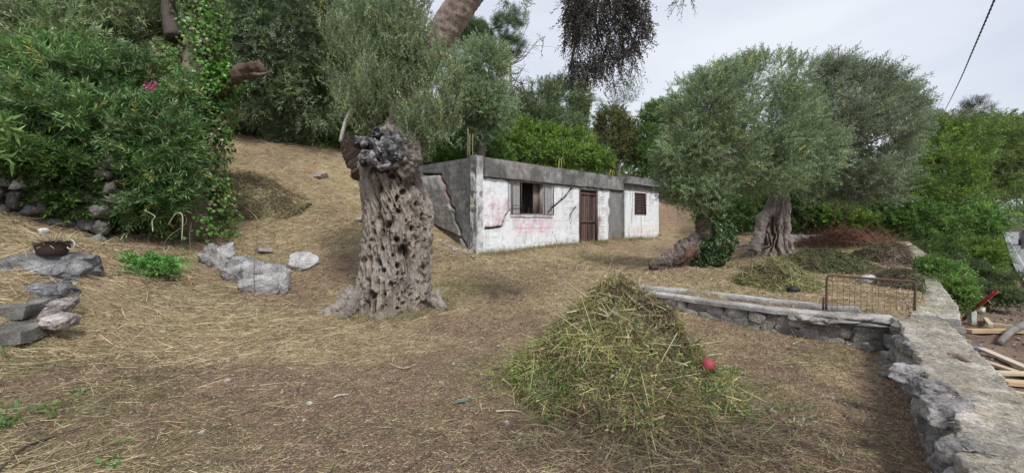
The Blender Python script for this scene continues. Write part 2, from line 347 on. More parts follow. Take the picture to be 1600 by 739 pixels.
GREENB = [(0.201, 0.333, 0.052), (0.147, 0.272, 0.043), (0.253, 0.384, 0.077), (0.116, 0.201, 0.04)]
GREENM = [(0.16, 0.319, 0.073), (0.121, 0.246, 0.052), (0.215, 0.376, 0.094), (0.107, 0.203, 0.047)]
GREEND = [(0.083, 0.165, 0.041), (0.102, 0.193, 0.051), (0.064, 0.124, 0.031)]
OLEAN = [(0.11, 0.238, 0.075), (0.141, 0.274, 0.088), (0.075, 0.171, 0.053), (0.182, 0.321, 0.115)]
IVY = [(0.129, 0.297, 0.05), (0.089, 0.209, 0.038), (0.178, 0.363, 0.066), (0.069, 0.165, 0.033)]
def blobs_px(dy, lst=None):
    """(px, py, Y, rx_px, rz_px, depth radius in m) -> centre, radii"""
    o = []
    if lst is None: dy, lst = 0, dy
    for (px, py, Y, rx, rz, ry) in lst: Y = Y + dy; o.append((P(px, py, Y), V(rx / F * Y, ry, rz / F * Y)))
    return o
def crown(mb, blobs, n, L, k, ll, lw, cols, seed, updir=.5, outw=.8, thr=-.12, freq=1.4, shell=.5, wind=(0, 0, 0), droop=.15, spread=.75, tw=.004, twig=(.16, .13, .10), jit=.22, rnd=.45):
    r = np.random.default_rng(seed); wgt = np.array([(R[0] * R[1] + R[0] * R[2] + R[1] * R[2]) for c, R in blobs]); wgt = wgt / wgt.sum()
    got = []; need = n
    tries = 0
    while need > 0 and tries < 30:
        tries += 1; m = need * 2 + 50; bi = r.choice(len(blobs), m, p=wgt); c = np.array([blobs[i][0] for i in range(len(blobs))])[bi]; R = np.array([blobs[i][1] for i in range(len(blobs))])[bi]
        d = nrm(r.normal(size=(m, 3))); rad = shell + (1 - shell) * r.uniform(0, 1, m) ** .6
        lump = 1 + .22 * fbm(d * 2.2 + bi[:, None] * 7.7 + seed, seed, 3) * 1.6
        p = c + d * R * (rad * lump)[:, None]
        keep = (fbm(p * freq, seed + 5, 3) + .25 * noise(p * freq * 3.1, seed + 8)) > thr
        got.append(np.concatenate([p, d], 1)[keep]); need -= keep.sum()
    q = np.concatenate(got)[:n]; p, d = q[:, :3], q[:, 3:]
    D = nrm(d * outw + V(0, 0, updir) + np.asarray(wind) + r.normal(size=p.shape) * rnd)
    LL = L * r.uniform(.5, 1.35, len(p))
    bright = 1 + .50 * fbm(p * freq * 1.3 + 50, seed + 77, 3)
    return sprigs(mb, p - D * LL[:, None] * .4, D, LL, k, ll, lw, cols, r, spread, droop, twig, tw, jit, bright)
BK = V(.17, .145, .125)
def barkcol(base=BK, seed=0):
    def f(v):
        n = fbm(v * V(3, 3, 1.2), seed, 4); return np.clip(mixc(np.asarray(base) * .75, np.asarray(base) * 1.35, sst(-.5, .5, n)), 0, 1)
    return f
def limbs(mb, root, blobs, r0, seed, per=3, bend=.3, base=BK, frac=.75):
    r = np.random.default_rng(seed); root = np.asarray(root)
    for c, R in blobs:
        end = root + (c - root) * frac; mid = (root + end) / 2 + V(*(r.normal(size=3) * bend)); rr = r0 * r.uniform(.6, 1)
        tube(mb, [root, mid, end, c], [rr, rr * .7, rr * .45, rr * .15], 14, 8, .12, 6, seed, colf=barkcol(base, seed))
        for k in range(per):
            t = r.uniform(.45, .95); s = root * (1 - t) ** 2 + 2 * mid * t * (1 - t) + end * t * t; e = c + nrm(r.normal(size=3)) * R * .8
            tube(mb, [s, (s + e) / 2 + r.normal(size=3) * bend * .5, e], [rr * .35, rr * .2, rr * .05], 9, 5, .05, 6, seed, colf=barkcol(base, seed))
    return mb
def gp(px, Y):                                                       # ground point under a pixel column at a distance
    x = (px - 800) / F * Y; return V(x, Y, zs(x, Y))

def hit(px, py, extra=None):
    Y = np.arange(1.5, 40, .02); x = (px - 800) / F * Y; z = CAMZ + (345 - py) / F * Y; h = zg(x, Y)
    if extra is not None: h = np.maximum(h, extra(x, Y))
    i = np.argmax(z < h); return V(x[i], Y[i], h[i])
def blockrock(mb, c, size, seed, n=4, rough=.06, colf=None, rotz=0., jit=.16, power=7., tilt=.0):
    r = np.random.default_rng(seed); g1 = np.linspace(-1, 1, n + 1); u, v = [a.ravel() for a in np.meshgrid(g1, g1, indexing='ij')]; o = np.ones_like(u)
    J = r.normal(size=(2, 2, 2, 3)) * jit
    for ax in range(3):
        for sg in (-1, 1):
            p = np.stack([[sg * o, u, v], [v, sg * o, u], [u, v, sg * o]][ax], -1)
            t = (p + 1) / 2; d = 0
            for a in (0, 1):
                for b in (0, 1):
                    for e in (0, 1): d = d + J[a, b, e] * ((t[:, 0] if a else 1 - t[:, 0]) * (t[:, 1] if b else 1 - t[:, 1]) * (t[:, 2] if e else 1 - t[:, 2]))[:, None]
            q = p / (np.sum(np.abs(p) ** power, -1, keepdims=True) ** (1 / power)); q = q + d
            q = q + np.stack([fbm(q * 1.9 + seed, seed, 4, .6), fbm(q * 1.9 + seed + 20, seed + 1, 4, .6), fbm(q * 1.9 + seed + 40, seed + 2, 4, .6)], -1) * rough * 2.2
            w_ = q * np.asarray(size) / 2; ca, sa = math.cos(tilt), math.sin(tilt); w_ = np.stack([w_[:, 0] * ca - w_[:, 2] * sa, w_[:, 1], w_[:, 0] * sa + w_[:, 2] * ca], -1)
            ca, sa = math.cos(rotz), math.sin(rotz); w_ = np.stack([w_[:, 0] * ca - w_[:, 1] * sa, w_[:, 0] * sa + w_[:, 1] * ca, w_[:, 2]], -1) + np.asarray(c)
            f = grid_faces(n + 1, n + 1); mb.add(w_, f if sg > 0 else f[:, ::-1], colf(w_, q) if colf else (.35, .34, .33))
    return mb

# ------------------------------------------------------------------ straw and litter on the ground
def scatter_polar(n, r0, r1, a0, a1, r):
    rad = r0 * (r1 / r0) ** r.uniform(0, 1, n); an = np.radians(r.uniform(a0, a1, n)); return rad * np.sin(an), rad * np.cos(an), rad
HX, HY = 1.06, 4.05           # centre of the hay pile
r = np.random.default_rng(11)
x, y, rad = scatter_polar(330000, 1.7, 30, -58, 58, r)
hut_c = V(-1.015, 11.6); hd = V(.704, .711); hb = V(-.711, .704)
relx, rely = x - hut_c[0], y - hut_c[1]; hs, ht = relx * hd[0] + rely * hd[1], relx * hb[0] + rely * hb[1]
ok = ~((hs > -.05) & (hs < 11.3) & (ht > -.05) & (ht < 6)) & (x < RWx(y) - .15) & (y < 19) & (x > -9.5)
kp = r.uniform(0, 1, len(x)) < (1.0 - .45 * mulch_amt(x, y)); ok &= kp
x, y, rad = x[ok], y[ok], rad[ok]; n = len(x)
m = mulch_amt(x, y)
long = r.uniform(0, 1, n) < (.10 + .12 * (1 - m)) * (1 + .8 * (x < -2.5))
L = np.where(long, r.uniform(.06, .15, n) * np.where(x < -1.8, 1.7, 1), r.uniform(.012, .05, n)) * np.clip(rad / 6, .8, 2.2)
an = r.uniform(0, 2 * np.pi, n); an = np.where(r.uniform(0, 1, n) < .45, .5 + r.normal(size=n) * .5, an)
tilt = r.normal(size=n) * .16 + .05; d = np.stack([np.cos(an) * np.cos(tilt), np.sin(an) * np.cos(tilt), np.sin(tilt)], -1)
e = .06; gxn = (zg(x + e, y) - zg(x - e, y)) / (2 * e); gyn = (zg(x, y + e) - zg(x, y - e)) / (2 * e)
d[:, 2] += d[:, 0] * gxn + d[:, 1] * gyn; d = nrm(d)
pal = np.array([(.60, .48, .29), (.78, .67, .45), (.47, .36, .23), (.32, .225, .16), (.16, .115, .09), (.50, .47, .28), (.32, .34, .15)])
pr = np.where(m[:, None] > .5, V(.13, .09, .16, .27, .27, .04, .04)[None], V(.26, .22, .20, .12, .06, .08, .06)[None]); cum = pr.cumsum(1); ci = (r.uniform(0, 1, (n, 1)) > cum).sum(1).clip(0, 6)
col = pal[ci] * r.uniform(.75, 1.2, (n, 1))
mb = MB(); ribbons(mb, np.stack([x, y, zg(x, y) + r.uniform(.002, .018, n)], -1), d, L, np.clip(rad / 6, .7, 2.0) * r.uniform(.003, .0065, n), r.normal(size=(n, 3)) * V(.1, .1, .0) * L[:, None], col, 1, r)
tag(build(mb, 'mown_grass_litter', M_straw), 'dry straw and mown grass bits scattered over the garden ground', 'straw', kind='stuff')
# matted swathes: many short strands lying the same way
nc = 2600; cx_, cy_, cr_ = scatter_polar(nc, 1.9, 16, -58, 56, r); ok = (cx_ < RWx(cy_) - .3) & (cx_ > -8.5) & (cy_ < 15) & (r.uniform(0, 1, nc) > .9 * mulch_amt(cx_, cy_)); cx_, cy_, cr_ = cx_[ok], cy_[ok], cr_[ok]; nc = len(cx_); kk = 34
ca_ = r.uniform(0, 6.28, nc); sp_ = .07 * np.clip(cr_ / 4, .8, 2.5); x = (cx_[:, None] + r.normal(size=(nc, kk)) * sp_[:, None] * 1.3).ravel(); y = (cy_[:, None] + r.normal(size=(nc, kk)) * sp_[:, None]).ravel(); n = nc * kk
rad = np.repeat(cr_, kk); an = np.repeat(ca_, kk) + r.normal(size=n) * .45; L = r.uniform(.03, .11, n) * np.clip(rad / 5, .8, 2.2); relx, rely = x - hut_c[0], y - hut_c[1]; hs, ht = relx * hd[0] + rely * hd[1], relx * hb[0] + rely * hb[1]; ok = ~((hs > -.05) & (ht > -.05) & (hs < 11.4))
tn = r.normal(size=n) * .10 + .06; d = np.stack([np.cos(an), np.sin(an), tn], -1); gxn = (zg(x + e, y) - zg(x - e, y)) / (2 * e); gyn = (zg(x, y + e) - zg(x, y - e)) / (2 * e); d[:, 2] += d[:, 0] * gxn + d[:, 1] * gyn; d = nrm(d)
cb_ = np.repeat(r.uniform(.7, 1.15, nc), kk); mt = np.repeat(r.integers(0, 4, nc), kk); col = np.array([(.56, .46, .28), (.42, .33, .21), (.32, .24, .17), (.44, .42, .22)])[mt] * (cb_ * r.uniform(.75, 1.25, n))[:, None]
mb = MB(); base_ = np.stack([x, y, zg(x, y) + r.uniform(.0, .028, n)], -1); ribbons(mb, base_[ok], d[ok], L[ok], (np.clip(rad / 6, .7, 2.0) * r.uniform(.003, .0065, n))[ok], (r.normal(size=(n, 3)) * V(.25, .25, -.12) * L[:, None])[ok], col[ok], 2, r)
tag(build(mb, 'matted_straw', M_straw), 'matted swathes of cut dry grass lying in tufts over the ground', 'straw', kind='stuff')
# clods and pebbles
x, y, rad = scatter_polar(1500, 2.0, 15, -56, 54, r); ok = (x < RWx(y) - .3) & (x > -9); mb = MB(); vv, ff = ICO[1]
for a, b in zip(x[ok], y[ok]): sz_ = r.uniform(.006, .022) * (2.2 if r.uniform() < .06 else 1); mb.add(vv * (1 + .3 * r.normal(size=(len(vv), 1))) * V(sz_, sz_, sz_ * .6) + V(a, b, zs(a, b) + .004), ff, np.array([(.34, .28, .23), (.46, .43, .40), (.20, .15, .12)])[r.integers(0, 3)])
tag(build(mb, 'clods', M_stone), 'small clods and pebbles scattered among the straw', 'pebbles', kind='stuff')
# leafy and twiggy crumbs: small lumps of mulch
x, y, rad = scatter_polar(60000, 1.7, 14, -62, 62, r); ok = (x < RWx(y) - .1) & (y < 11); x, y, rad = x[ok], y[ok], rad[ok]; n = len(x)
col = np.array([(.22, .16, .12), (.14, .10, .08), (.36, .30, .22), (.28, .21, .15), (.42, .38, .30)])[r.integers(0, 5, n)] * r.uniform(.7, 1.2, (n, 1))
dd = nrm(r.normal(size=(n, 3)) * V(1, 1, .45)); mb = MB()
leaves(mb, np.stack([x, y, zg(x, y) + r.uniform(.002, .02, n)], -1), dd, np.clip(rad / 5, .7, 2) * r.uniform(.015, .035, n), np.clip(rad / 5, .7, 2) * r.uniform(.008, .016, n), col, r)
tag(build(mb, 'leaf_litter', M_straw), 'small brown dead leaves and chips strewn on the mulch', 'leaf litter', kind='stuff')
# tufts of short green grass
x, y, rad = scatter_polar(60000, 1.8, 20, -62, 60, r); gm = fb2(x, y, .9, 61, 3) + .5 * np.exp(-(((x + 3.2) / 1.0) ** 2 + ((y - 2.8) / 1.0) ** 2)) * 2
ok = (x < RWx(y) - .1) & (gm > .30) & (y < 16) & (x > -9); x, y, rad = x[ok], y[ok], rad[ok]; n = len(x)
dd = nrm(r.normal(size=(n, 3)) * V(1, 1, .5) + V(0, 0, .5)); L = r.uniform(.02, .07, n) * np.clip(rad / 5, .8, 2); mb = MB()
ribbons(mb, np.stack([x, y, zg(x, y)], -1), dd, L, r.uniform(.003, .007, n) * np.clip(rad / 5, .8, 2), r.normal(size=(n, 3)) * .3 * L[:, None], np.array([(.17, .25, .07), (.24, .30, .10), (.12, .19, .06), (.32, .33, .15)])[r.integers(0, 4, n)] * r.uniform(.8, 1.2, (n, 1)), 2, r)
tag(build(mb, 'short_grass', M_straw), 'sparse green grass stubble growing through the straw', 'grass', kind='stuff')

# ------------------------------------------------------------------ the ancient olive in front
TX, TY = P(620, 480, 7.05)[0], 7.05
DO = .55
def PO(px, py, Y): return P(px, py, Y + DO)
rows = [(500, 528, 690), (487, 535, 686), (470, 544, 682), (450, 552, 680), (420, 558, 679), (380, 561, 681), (350, 564, 684), (335, 563, 683), (315, 561, 677), (290, 559, 667), (265, 559, 659), (245, 560, 655), (225, 568, 654), (205, 590, 652), (185, 606, 650), (150, 610, 650)]
rows_z = np.array([CAMZ + (345 - a) / F * TY for a, b, c in rows]); rl = np.array([(b + 4 - 800) / F * TY for a, b, c in rows]); rr_ = np.array([(c - 5 - 800) / F * TY for a, b, c in rows])
holes = [(642, 390, 7.5, 9), (621, 350, 5, 6.5), (598, 362, 3.5, 6), (613, 360, 3, 3), (604, 342, 3, 3), (633, 372, 4.5, 4.5), (590, 387, 3.5, 6.5), (607, 406, 4.5, 5.5), (614.5, 417, 4.5, 4), (634, 410, 3.5, 5.5),
    (641, 423, 3, 3), (640, 434, 2.5, 5), (641.5, 453, 2.5, 5), (641, 465, 3, 3), (651, 454, 2.5, 3), (661, 461, 3, 3), (672, 457, 3.5, 6), (617, 454, 2.5, 5), (585, 429, 3, 3), (570, 434, 2.5, 3), (573, 368, 2.5, 7),
    (666, 338, 4, 7), (653, 357, 4, 5), (634, 331, 3.5, 4), (625, 280, 6, 5), (632, 314, 3.5, 5.5), (622, 316, 3, 4.5), (641, 303, 3.5, 4.5), (658, 321, 3.5, 5), (607, 298, 3.5, 8), (621, 348, 3, 3), (582, 333, 2.8, 4.5),
    (565, 281, 2.5, 8), (576, 285, 3.5, 9), (605, 343, 2.5, 3), (596, 349, 2.5, 3), (598, 452, 9, 9), (592, 466, 3.5, 12), (604, 468, 3.5, 10), (624, 436, 3, 5), (655, 400, 3, 4), (660, 378, 3, 4), (605, 268, 14, 7), (650, 290, 3, 4),
    (668, 415, 3, 6), (577, 405, 2.5, 5), (628, 395, 2.5, 3), (612, 385, 3, 3), (646, 345, 2.5, 3)]
def trunk_mesh():
    nu, nv = 430, 300; th = np.linspace(0, 2 * np.pi, nu, endpoint=False); zz = np.linspace(rows_z[0], rows_z[-1], nv)
    cx = np.interp(zz, rows_z, (rl + rr_) / 2); hw = np.interp(zz, rows_z, (rr_ - rl) / 2)
    T, Z = np.meshgrid(th, zz, indexing='ij'); CX = np.interp(Z, zz, cx); HW = np.interp(Z, zz, hw) * .89
    sx, sy = np.sin(T), -np.cos(T)                                # theta 0 faces the camera
    h = Z - rows_z[0]; tw = T + .35 * h
    q = np.stack([np.sin(tw) * 1.5, np.cos(tw) * 1.5, h * .55], -1)
    a = fbm(q * 1.5, 101, 3); rid = 1 - 2 * np.abs(fbm(q * V(3.4, 3.4, 2.2) + a[..., None] * .7, 111, 4)); 
    q3 = np.stack([sx * .6, sy * .6, h], -1)
    knob = fbm(q3 * 4.2, 131, 4); fine = fbm(q3 * V(16, 16, 7), 141, 4); cell = 1 - 2 * np.abs(noise(q3 * V(9, 9, 5.5) + knob[..., None], 151))
    flare = np.clip(1 - h / .55, 0, 1) ** 2; root = np.maximum(0, np.sin(tw * 5 + 1.3 * np.sin(tw * 2))) * flare * .14
    R = HW * (1 + .09 * a) - .03 + .065 * rid + .06 * knob + .034 * cell + .022 * fine + .010 * fbm(q3 * V(34, 34, 20), 145, 2) + root * HW
    py = 345 - (Z - CAMZ) * F / TY
    px = 800 + (CX + R * sx) * F / TY
    hole = np.zeros_like(R); rim = np.zeros_like(R); wob = .30 * noise(q3 * 20, 161) + .30 * noise(q3 * 9, 162)
    rh = np.random.default_rng(5); hl = list(holes)
    for k in range(85): hl.append((rh.uniform(560, 684), rh.uniform(275, 475), rh.uniform(.9, 2.2), rh.uniform(1.5, 5)))
    for (hx, hy, wx, wy) in hl:
        dd = np.sqrt(((px - hx) / (wx * .95)) ** 2 + ((py - hy) / (wy * 1.0)) ** 2) + wob
        dep = .10 if wx > 3.4 else .055; fr = np.cos(T) > .1
        hole = np.maximum(hole, dep * sst(1.15, .55, dd) * fr); rim = np.maximum(rim, .012 * np.exp(-((dd - 1.45) / .32) ** 2) * fr)
    fis = sst(.10, .0, np.abs(fbm(np.stack([np.sin(tw) * 5.5, np.cos(tw) * 5.5, h * 1.1 + knob * .5], -1), 181, 3))); R = R - hole + rim - .028 * fis
    R = R * sst(-.3, .5, (rows_z[-1] - Z) + .2)
    v = np.stack([CX + R * sx, TY + R * sy * .92 + .0 * Z, Z], -1).reshape(-1, 3)
    base = mixc((.105, .08, .06), (.335, .295, .255), sst(-.35, .45, (rid * .5 + knob * .6 + cell * .35).ravel()))
    pale = sst(.05, .5, fbm(q3.reshape(-1, 3) * 2.2, 171, 3)); base = base * (1 - .4 * pale[:, None]) + V(.43, .41, .40) * .4 * pale[:, None]
    mo = sst(.1, .5, fbm(q3.reshape(-1, 3) * V(7, 7, 3), 175, 4)); base = base * (1 - .5 * mo[:, None]) + V(.12, .095, .08) * .5 * mo[:, None]
    low = sst(.8, .05, h.ravel()) * .5; base = base * (1 - low[:, None]) + V(.22, .165, .115) * low[:, None]
    pit_shade = np.clip(hole.ravel() / .1, 0, 1)[:, None] * .8; base = base * (1 - pit_shade) + V(.05, .035, .025) * pit_shade; fc = .35 * fis.ravel()[:, None]; base = base * (1 - fc) + V(.10, .08, .065) * fc  # pits and fissures tinted darker: shade painted into the recesses
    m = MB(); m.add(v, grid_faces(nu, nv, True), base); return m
olive = thing('olive_tree', 'ancient olive tree with thick pitted grey trunk, charred sawn stubs and bushy shoots', 'tree', (TX, TY, .2))
tr = build(trunk_mesh(), 'trunk', M_bark, olive, smooth=False)
# spreading roots
mb = MB(); bc = barkcol((.27, .235, .21), 5)
for k, (pts, rd) in enumerate([([PO(555, 455, 6.4), PO(535, 478, 6.2), PO(510, 492, 6.1), PO(485, 500, 6.0)], [.2, .16, .11, .03]), ([PO(560, 470, 6.2), PO(545, 490, 6.0), PO(520, 505, 5.9)], [.18, .13, .03]),
        ([PO(675, 460, 6.3), PO(690, 480, 6.2), PO(702, 488, 6.2)], [.14, .09, .03]), ([PO(520, 487, 6.3), PO(498, 489, 6.4), PO(480, 492, 6.5)], [.09, .07, .02])]):
    mb = MB(); tube(mb, pts, [x * .75 for x in rd], 60, 40, .22, 9, 60 + k, colf=bc, disp=.03, dfreq=9); build(mb, 'root', M_bark, tr)
# leader limb rising to the right and on over the frame
limb_pts = [PO(628, 250, 6.6), PO(630, 205, 6.75), PO(640, 150, 6.8), PO(668, 95, 6.7), PO(700, 40, 6.55), PO(740, -20, 6.4), PO(800, -110, 6.1), PO(880, -200, 5.6), PO(960, -260, 5.2)]
mb = MB(); tube(mb, limb_pts, [.30, .27, .23, .26, .25, .24, .19, .14, .07], 220, 60, .06, 9, 77, colf=barkcol((.25, .20, .175), 9), disp=.014, dfreq=11); build(mb, 'limb', M_bark, olive)
mb = MB()                                                            # the sawn spur on the limb
tube(mb, [PO(676, 88, 6.65), PO(689, 92, 6.5), PO(695, 84, 6.4)], [.09, .07, .05], 20, 20, .2, 9, 12, col=(.17, .10, .075), disp=.015); build(mb, 'spur', M_bark, olive)
mb = MB(); tube(mb, [PO(575, 270, 6.7), PO(556, 235, 6.8), PO(548, 214, 6.85)], [.26, .20, .15], 50, 44, .2, 9, 13, colf=barkcol((.17, .125, .10), 3), disp=.03, dfreq=9); build(mb, 'side_stub', M_bark, olive)
mb = MB(); tube(mb, [PO(532, 222, 6.2), PO(537, 200, 6.2), PO(543, 182, 6.3), PO(556, 160, 6.5)], [.032, .03, .025, .015], 14, 9, .1, 6, 14, col=(.50, .48, .44)); build(mb, 'bleached_stick', M_wood, olive)
mb = MB()
for pts, rd in [([PO(600, 215, 6.7), PO(590, 160, 6.7), PO(585, 110, 6.6)], .10), ([PO(590, 215, 6.5), PO(560, 170, 6.4), PO(545, 120, 6.3)], .05), ([PO(640, 220, 6.4), PO(680, 190, 6.2), PO(710, 150, 6.2)], .045), ([PO(620, 200, 6.6), PO(625, 120, 6.5), PO(620, 40, 6.4)], .07)]:
    tube(mb, pts, [rd, rd * .7, rd * .3], 16, 8, .1, 6, 15, colf=barkcol((.2, .17, .15), 4))
build(mb, 'branch', M_bark2, olive)
# burnt sawn stubs facing the viewer
def stub(px, py, rp, Yb, Yf, seed, tilt=(0, 0)):
    R = rp / F * 6.5; c0 = PO(px - 2, py + 3, Yb); c1 = PO(px, py, Yf); c1 = c1 + V(tilt[0], 0, tilt[1]); ax = nrm(c1 - c0); a = nrm(np.cross(ax, V(0, 0, 1))); b = np.cross(a, ax)
    ns, nr = 72, 22; th = np.linspace(0, 2 * np.pi, ns, endpoint=False)
    prof = [(0., 1.05), (.35, 1.0), (.7, 1.0), (.9, 1.0), (.97, .98)]; L = np.linalg.norm(c1 - c0)
    rings = [(L * u, w) for u, w in prof] + [(L, 1 - k / nr) for k in range(1, nr)]
    V_ = []; Cc = []
    for (u, w) in rings:
        lob = 1 + .26 * np.array([noise(V(math.cos(t) * 1.4 + seed, math.sin(t) * 1.4, 3.), seed) for t in th]) + .12 * np.array([noise(V(math.cos(t) * 4, math.sin(t) * 4 + seed, 5.), seed) for t in th])
        pts = c0 + ax * u + (a[None] * np.cos(th)[:, None] + b[None] * np.sin(th)[:, None]) * (R * w * lob)[:, None]
        q = pts * 9 + seed; fr = 1 if u >= L * .96 else .3
        rad = np.abs(np.sin(th * 3 + seed + 2 * noise(np.stack([np.cos(th) * 2, np.sin(th) * 2, th * 0 + w * 2], -1), seed + 3)))
        crack = sst(.16, .02, rad) * sst(.05, .35, w) * fr
        pts = pts - ax * ((crack * .06 + .045 * fbm(q * .8, seed + 4, 4) * fr))[:, None] + (a[None] * np.cos(th)[:, None] + b[None] * np.sin(th)[:, None]) * (.012 * fbm(q * 1.5, seed + 6, 3))[:, None]
        pale = sst(.0, .5, fbm(pts * 7 + 3, seed + 11, 3)) * (.75 if fr == 1 else .35)
        edge = sst(.72, .95, w * 1.0) * .5
        cc = mixc((.05, .05, .06), (.36, .36, .39), np.clip(pale * .7 + edge * .6, 0, 1)); cc = cc * (1 - .8 * crack[:, None]); V_.append(pts); Cc.append(cc)
    v = np.stack(V_, 1); m = MB(); m.add(v.reshape(-1, 3), grid_faces(ns, len(rings), True), np.stack(Cc, 1).reshape(-1, 3)); return m
def charcol(q, p):
    n = fbm(q * 11, 5, 4); g_ = 1 - 2 * np.abs(fbm(q * 7 + 3, 8, 3)); c = mixc((.04, .04, .045), (.40, .39, .40), sst(-.15, .75, n * .9 + g_ * .35)); ck = sst(.10, .02, np.abs(fbm(q * V(6, 6, 4) + 9, 15, 3))); c = c * (1 - .75 * ck[:, None]); return c
for k, (px, py, Yc, sz, tl) in enumerate([(612, 238, 6.30, (.46, .50, .50), .2), (572, 224, 6.30, (.26, .36, .20), -.1), (577, 250, 6.25, (.27, .40, .24), .15), (590, 210, 6.35, (.22, .34, .18), .3), (592, 234, 6.22, (.14, .30, .26), .5), (600, 258, 6.3, (.24, .3, .16), .1)]):
    m = MB(); blockrock(m, P(px, py, Yc + .12), sz, 320 + k, 30, .16, charcol, .15 * (k - 2), .20, 3.2, tl); build(m, 'burnt_stub', M_char, olive)
m = MB(); th_ = np.linspace(-1.2, 1.9, 9); tube(m, [P(612 + 34 * math.cos(a_), 238 - 34 * math.sin(a_) + 2, 6.55) for a_ in th_[::-1]], [.08, .11, .12, .12, .09], 70, 26, .25, 9, 44, colf=barkcol((.27, .24, .22), 6), disp=.03, dfreq=9); build(m, 'bark_collar', M_bark, olive)
# bushy shoots on the old trunk
mb = MB(); bl = blobs_px(DO, [(600, 130, 6.4, 65, 75, .75), (575, 60, 6.5, 60, 60, .8), (640, 60, 6.5, 45, 55, .7), (560, 170, 6.3, 32, 40, .5), (685, 175, 6.2, 38, 50, .55), (655, 195, 6.1, 42, 42, .4), (690, 120, 6.4, 34, 50, .45), (610, 0, 6.6, 65, 40, .8), (540, 110, 6.5, 22, 60, .5), (705, 140, 6.5, 20, 35, .4)])
crown(mb, bl, 4300, .34, 17, .055, .0135, OLIVE + [(.30, .36, .20)], 201, updir=1.1, outw=.35, thr=-.22, freq=2.2, shell=.25, droop=.05, spread=.55, tw=.0035)
build(mb, 'shoots', M_leaf, olive)
mb = MB(); r = np.random.default_rng(9); n = 60                       # the small sprouts below the cut
crown(mb, blobs_px(DO, [(655, 240, 6.0, 16, 18, .2), (650, 215, 6.0, 22, 18, .2)]), 60, .2, 14, .045, .011, [(.24, .28, .15), (.20, .24, .12)], 202, updir=.9, thr=-1); build(mb, 'sprout', M_leaf, olive)
# foliage hanging over the frame from the outer limbs
mb = MB(); r = np.random.default_rng(19)
hang = [(905, 0, 4.9, 26, 50, .5), (900, 60, 4.9, 22, 48, .35), (935, 25, 5.0, 42, 45, .5), (985, 20, 5.1, 28, 45, .45), (960, 80, 5.0, 34, 28, .3), (1000, 65, 5.1, 16, 28, .3), (925, 100, 4.9, 26, 20, .25), (895, 112, 4.9, 15, 14, .2), (940, -60, 5.0, 70, 45, .7)]
crown(mb, blobs_px(hang), 1500, .26, 16, .045, .014, [(.07, .068, .06), (.085, .08, .07), (.06, .065, .05), (.11, .11, .095)], 203, updir=-.9, outw=.3, thr=-.15, freq=3., shell=.1, droop=.2, spread=.7, tw=.003, twig=(.07, .05, .05))  # leaf colours set near black to paint a backlit silhouette
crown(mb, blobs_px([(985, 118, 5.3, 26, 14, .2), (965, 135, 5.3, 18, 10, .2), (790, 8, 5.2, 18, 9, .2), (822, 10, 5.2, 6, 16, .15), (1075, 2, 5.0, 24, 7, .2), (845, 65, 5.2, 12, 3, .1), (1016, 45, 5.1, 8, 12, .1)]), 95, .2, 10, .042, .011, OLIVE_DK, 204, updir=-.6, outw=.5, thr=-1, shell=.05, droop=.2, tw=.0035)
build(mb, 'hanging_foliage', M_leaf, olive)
mb = MB()
for pts, rd in [([PO(880, -200, 5.6), P(905, -80, 5.1), P(905, 0, 4.9), P(900, 60, 4.9), P(890, 110, 4.9)], .05), ([PO(960, -260, 5.2), P(960, -100, 5.1), P(965, 0, 5.0), P(975, 70, 5.1)], .04), ([PO(880, -200, 5.6), P(935, -60, 5.1), P(930, 30, 5), P(945, 90, 5)], .035),
        ([P(905, 0, 4.9), P(885, 40, 4.9), P(882, 80, 4.9)], .02), ([P(965, 0, 5.0), P(1000, 30, 5.1), P(1012, 60, 5.1)], .02), ([PO(960, -260, 5.2), P(1060, -100, 5.0), P(1080, 0, 5.0)], .03), ([PO(800, -110, 6.1), P(800, -50, 5.4), P(790, 5, 5.2)], .03)]:
    tube(mb, pts, [rd, rd * .7, rd * .5, rd * .2], 20, 6, .05, 5, 33, col=(.09, .07, .06))
build(mb, 'hanging_branch', M_bark2, olive)
# tuft of grass at the trunk foot
mb = MB(); r = np.random.default_rng(23); n = 2600; a = r.uniform(2.6, 6.8, n); rad = r.uniform(.70, 1.05, n); x = TX + np.cos(a) * rad; y = TY + np.sin(a) * rad * .8; L = r.uniform(.04, .13, n)
ribbons(mb, np.stack([x, y, zg(x, y)], -1), nrm(r.normal(size=(n, 3)) * V(1, 1, .4) + V(0, 0, .5)), L, r.uniform(.003, .007, n), r.normal(size=(n, 3)) * .4 * L[:, None], np.array([(.25, .26, .12), (.38, .33, .2), (.18, .22, .08), (.22, .16, .11)])[r.integers(0, 4, n)], 2, r)
tag(build(mb, 'weed_tuft', M_straw, loc=(TX, TY, .2)), 'weeds and straw caught round the foot of the big pitted olive trunk', 'weeds', kind='stuff')

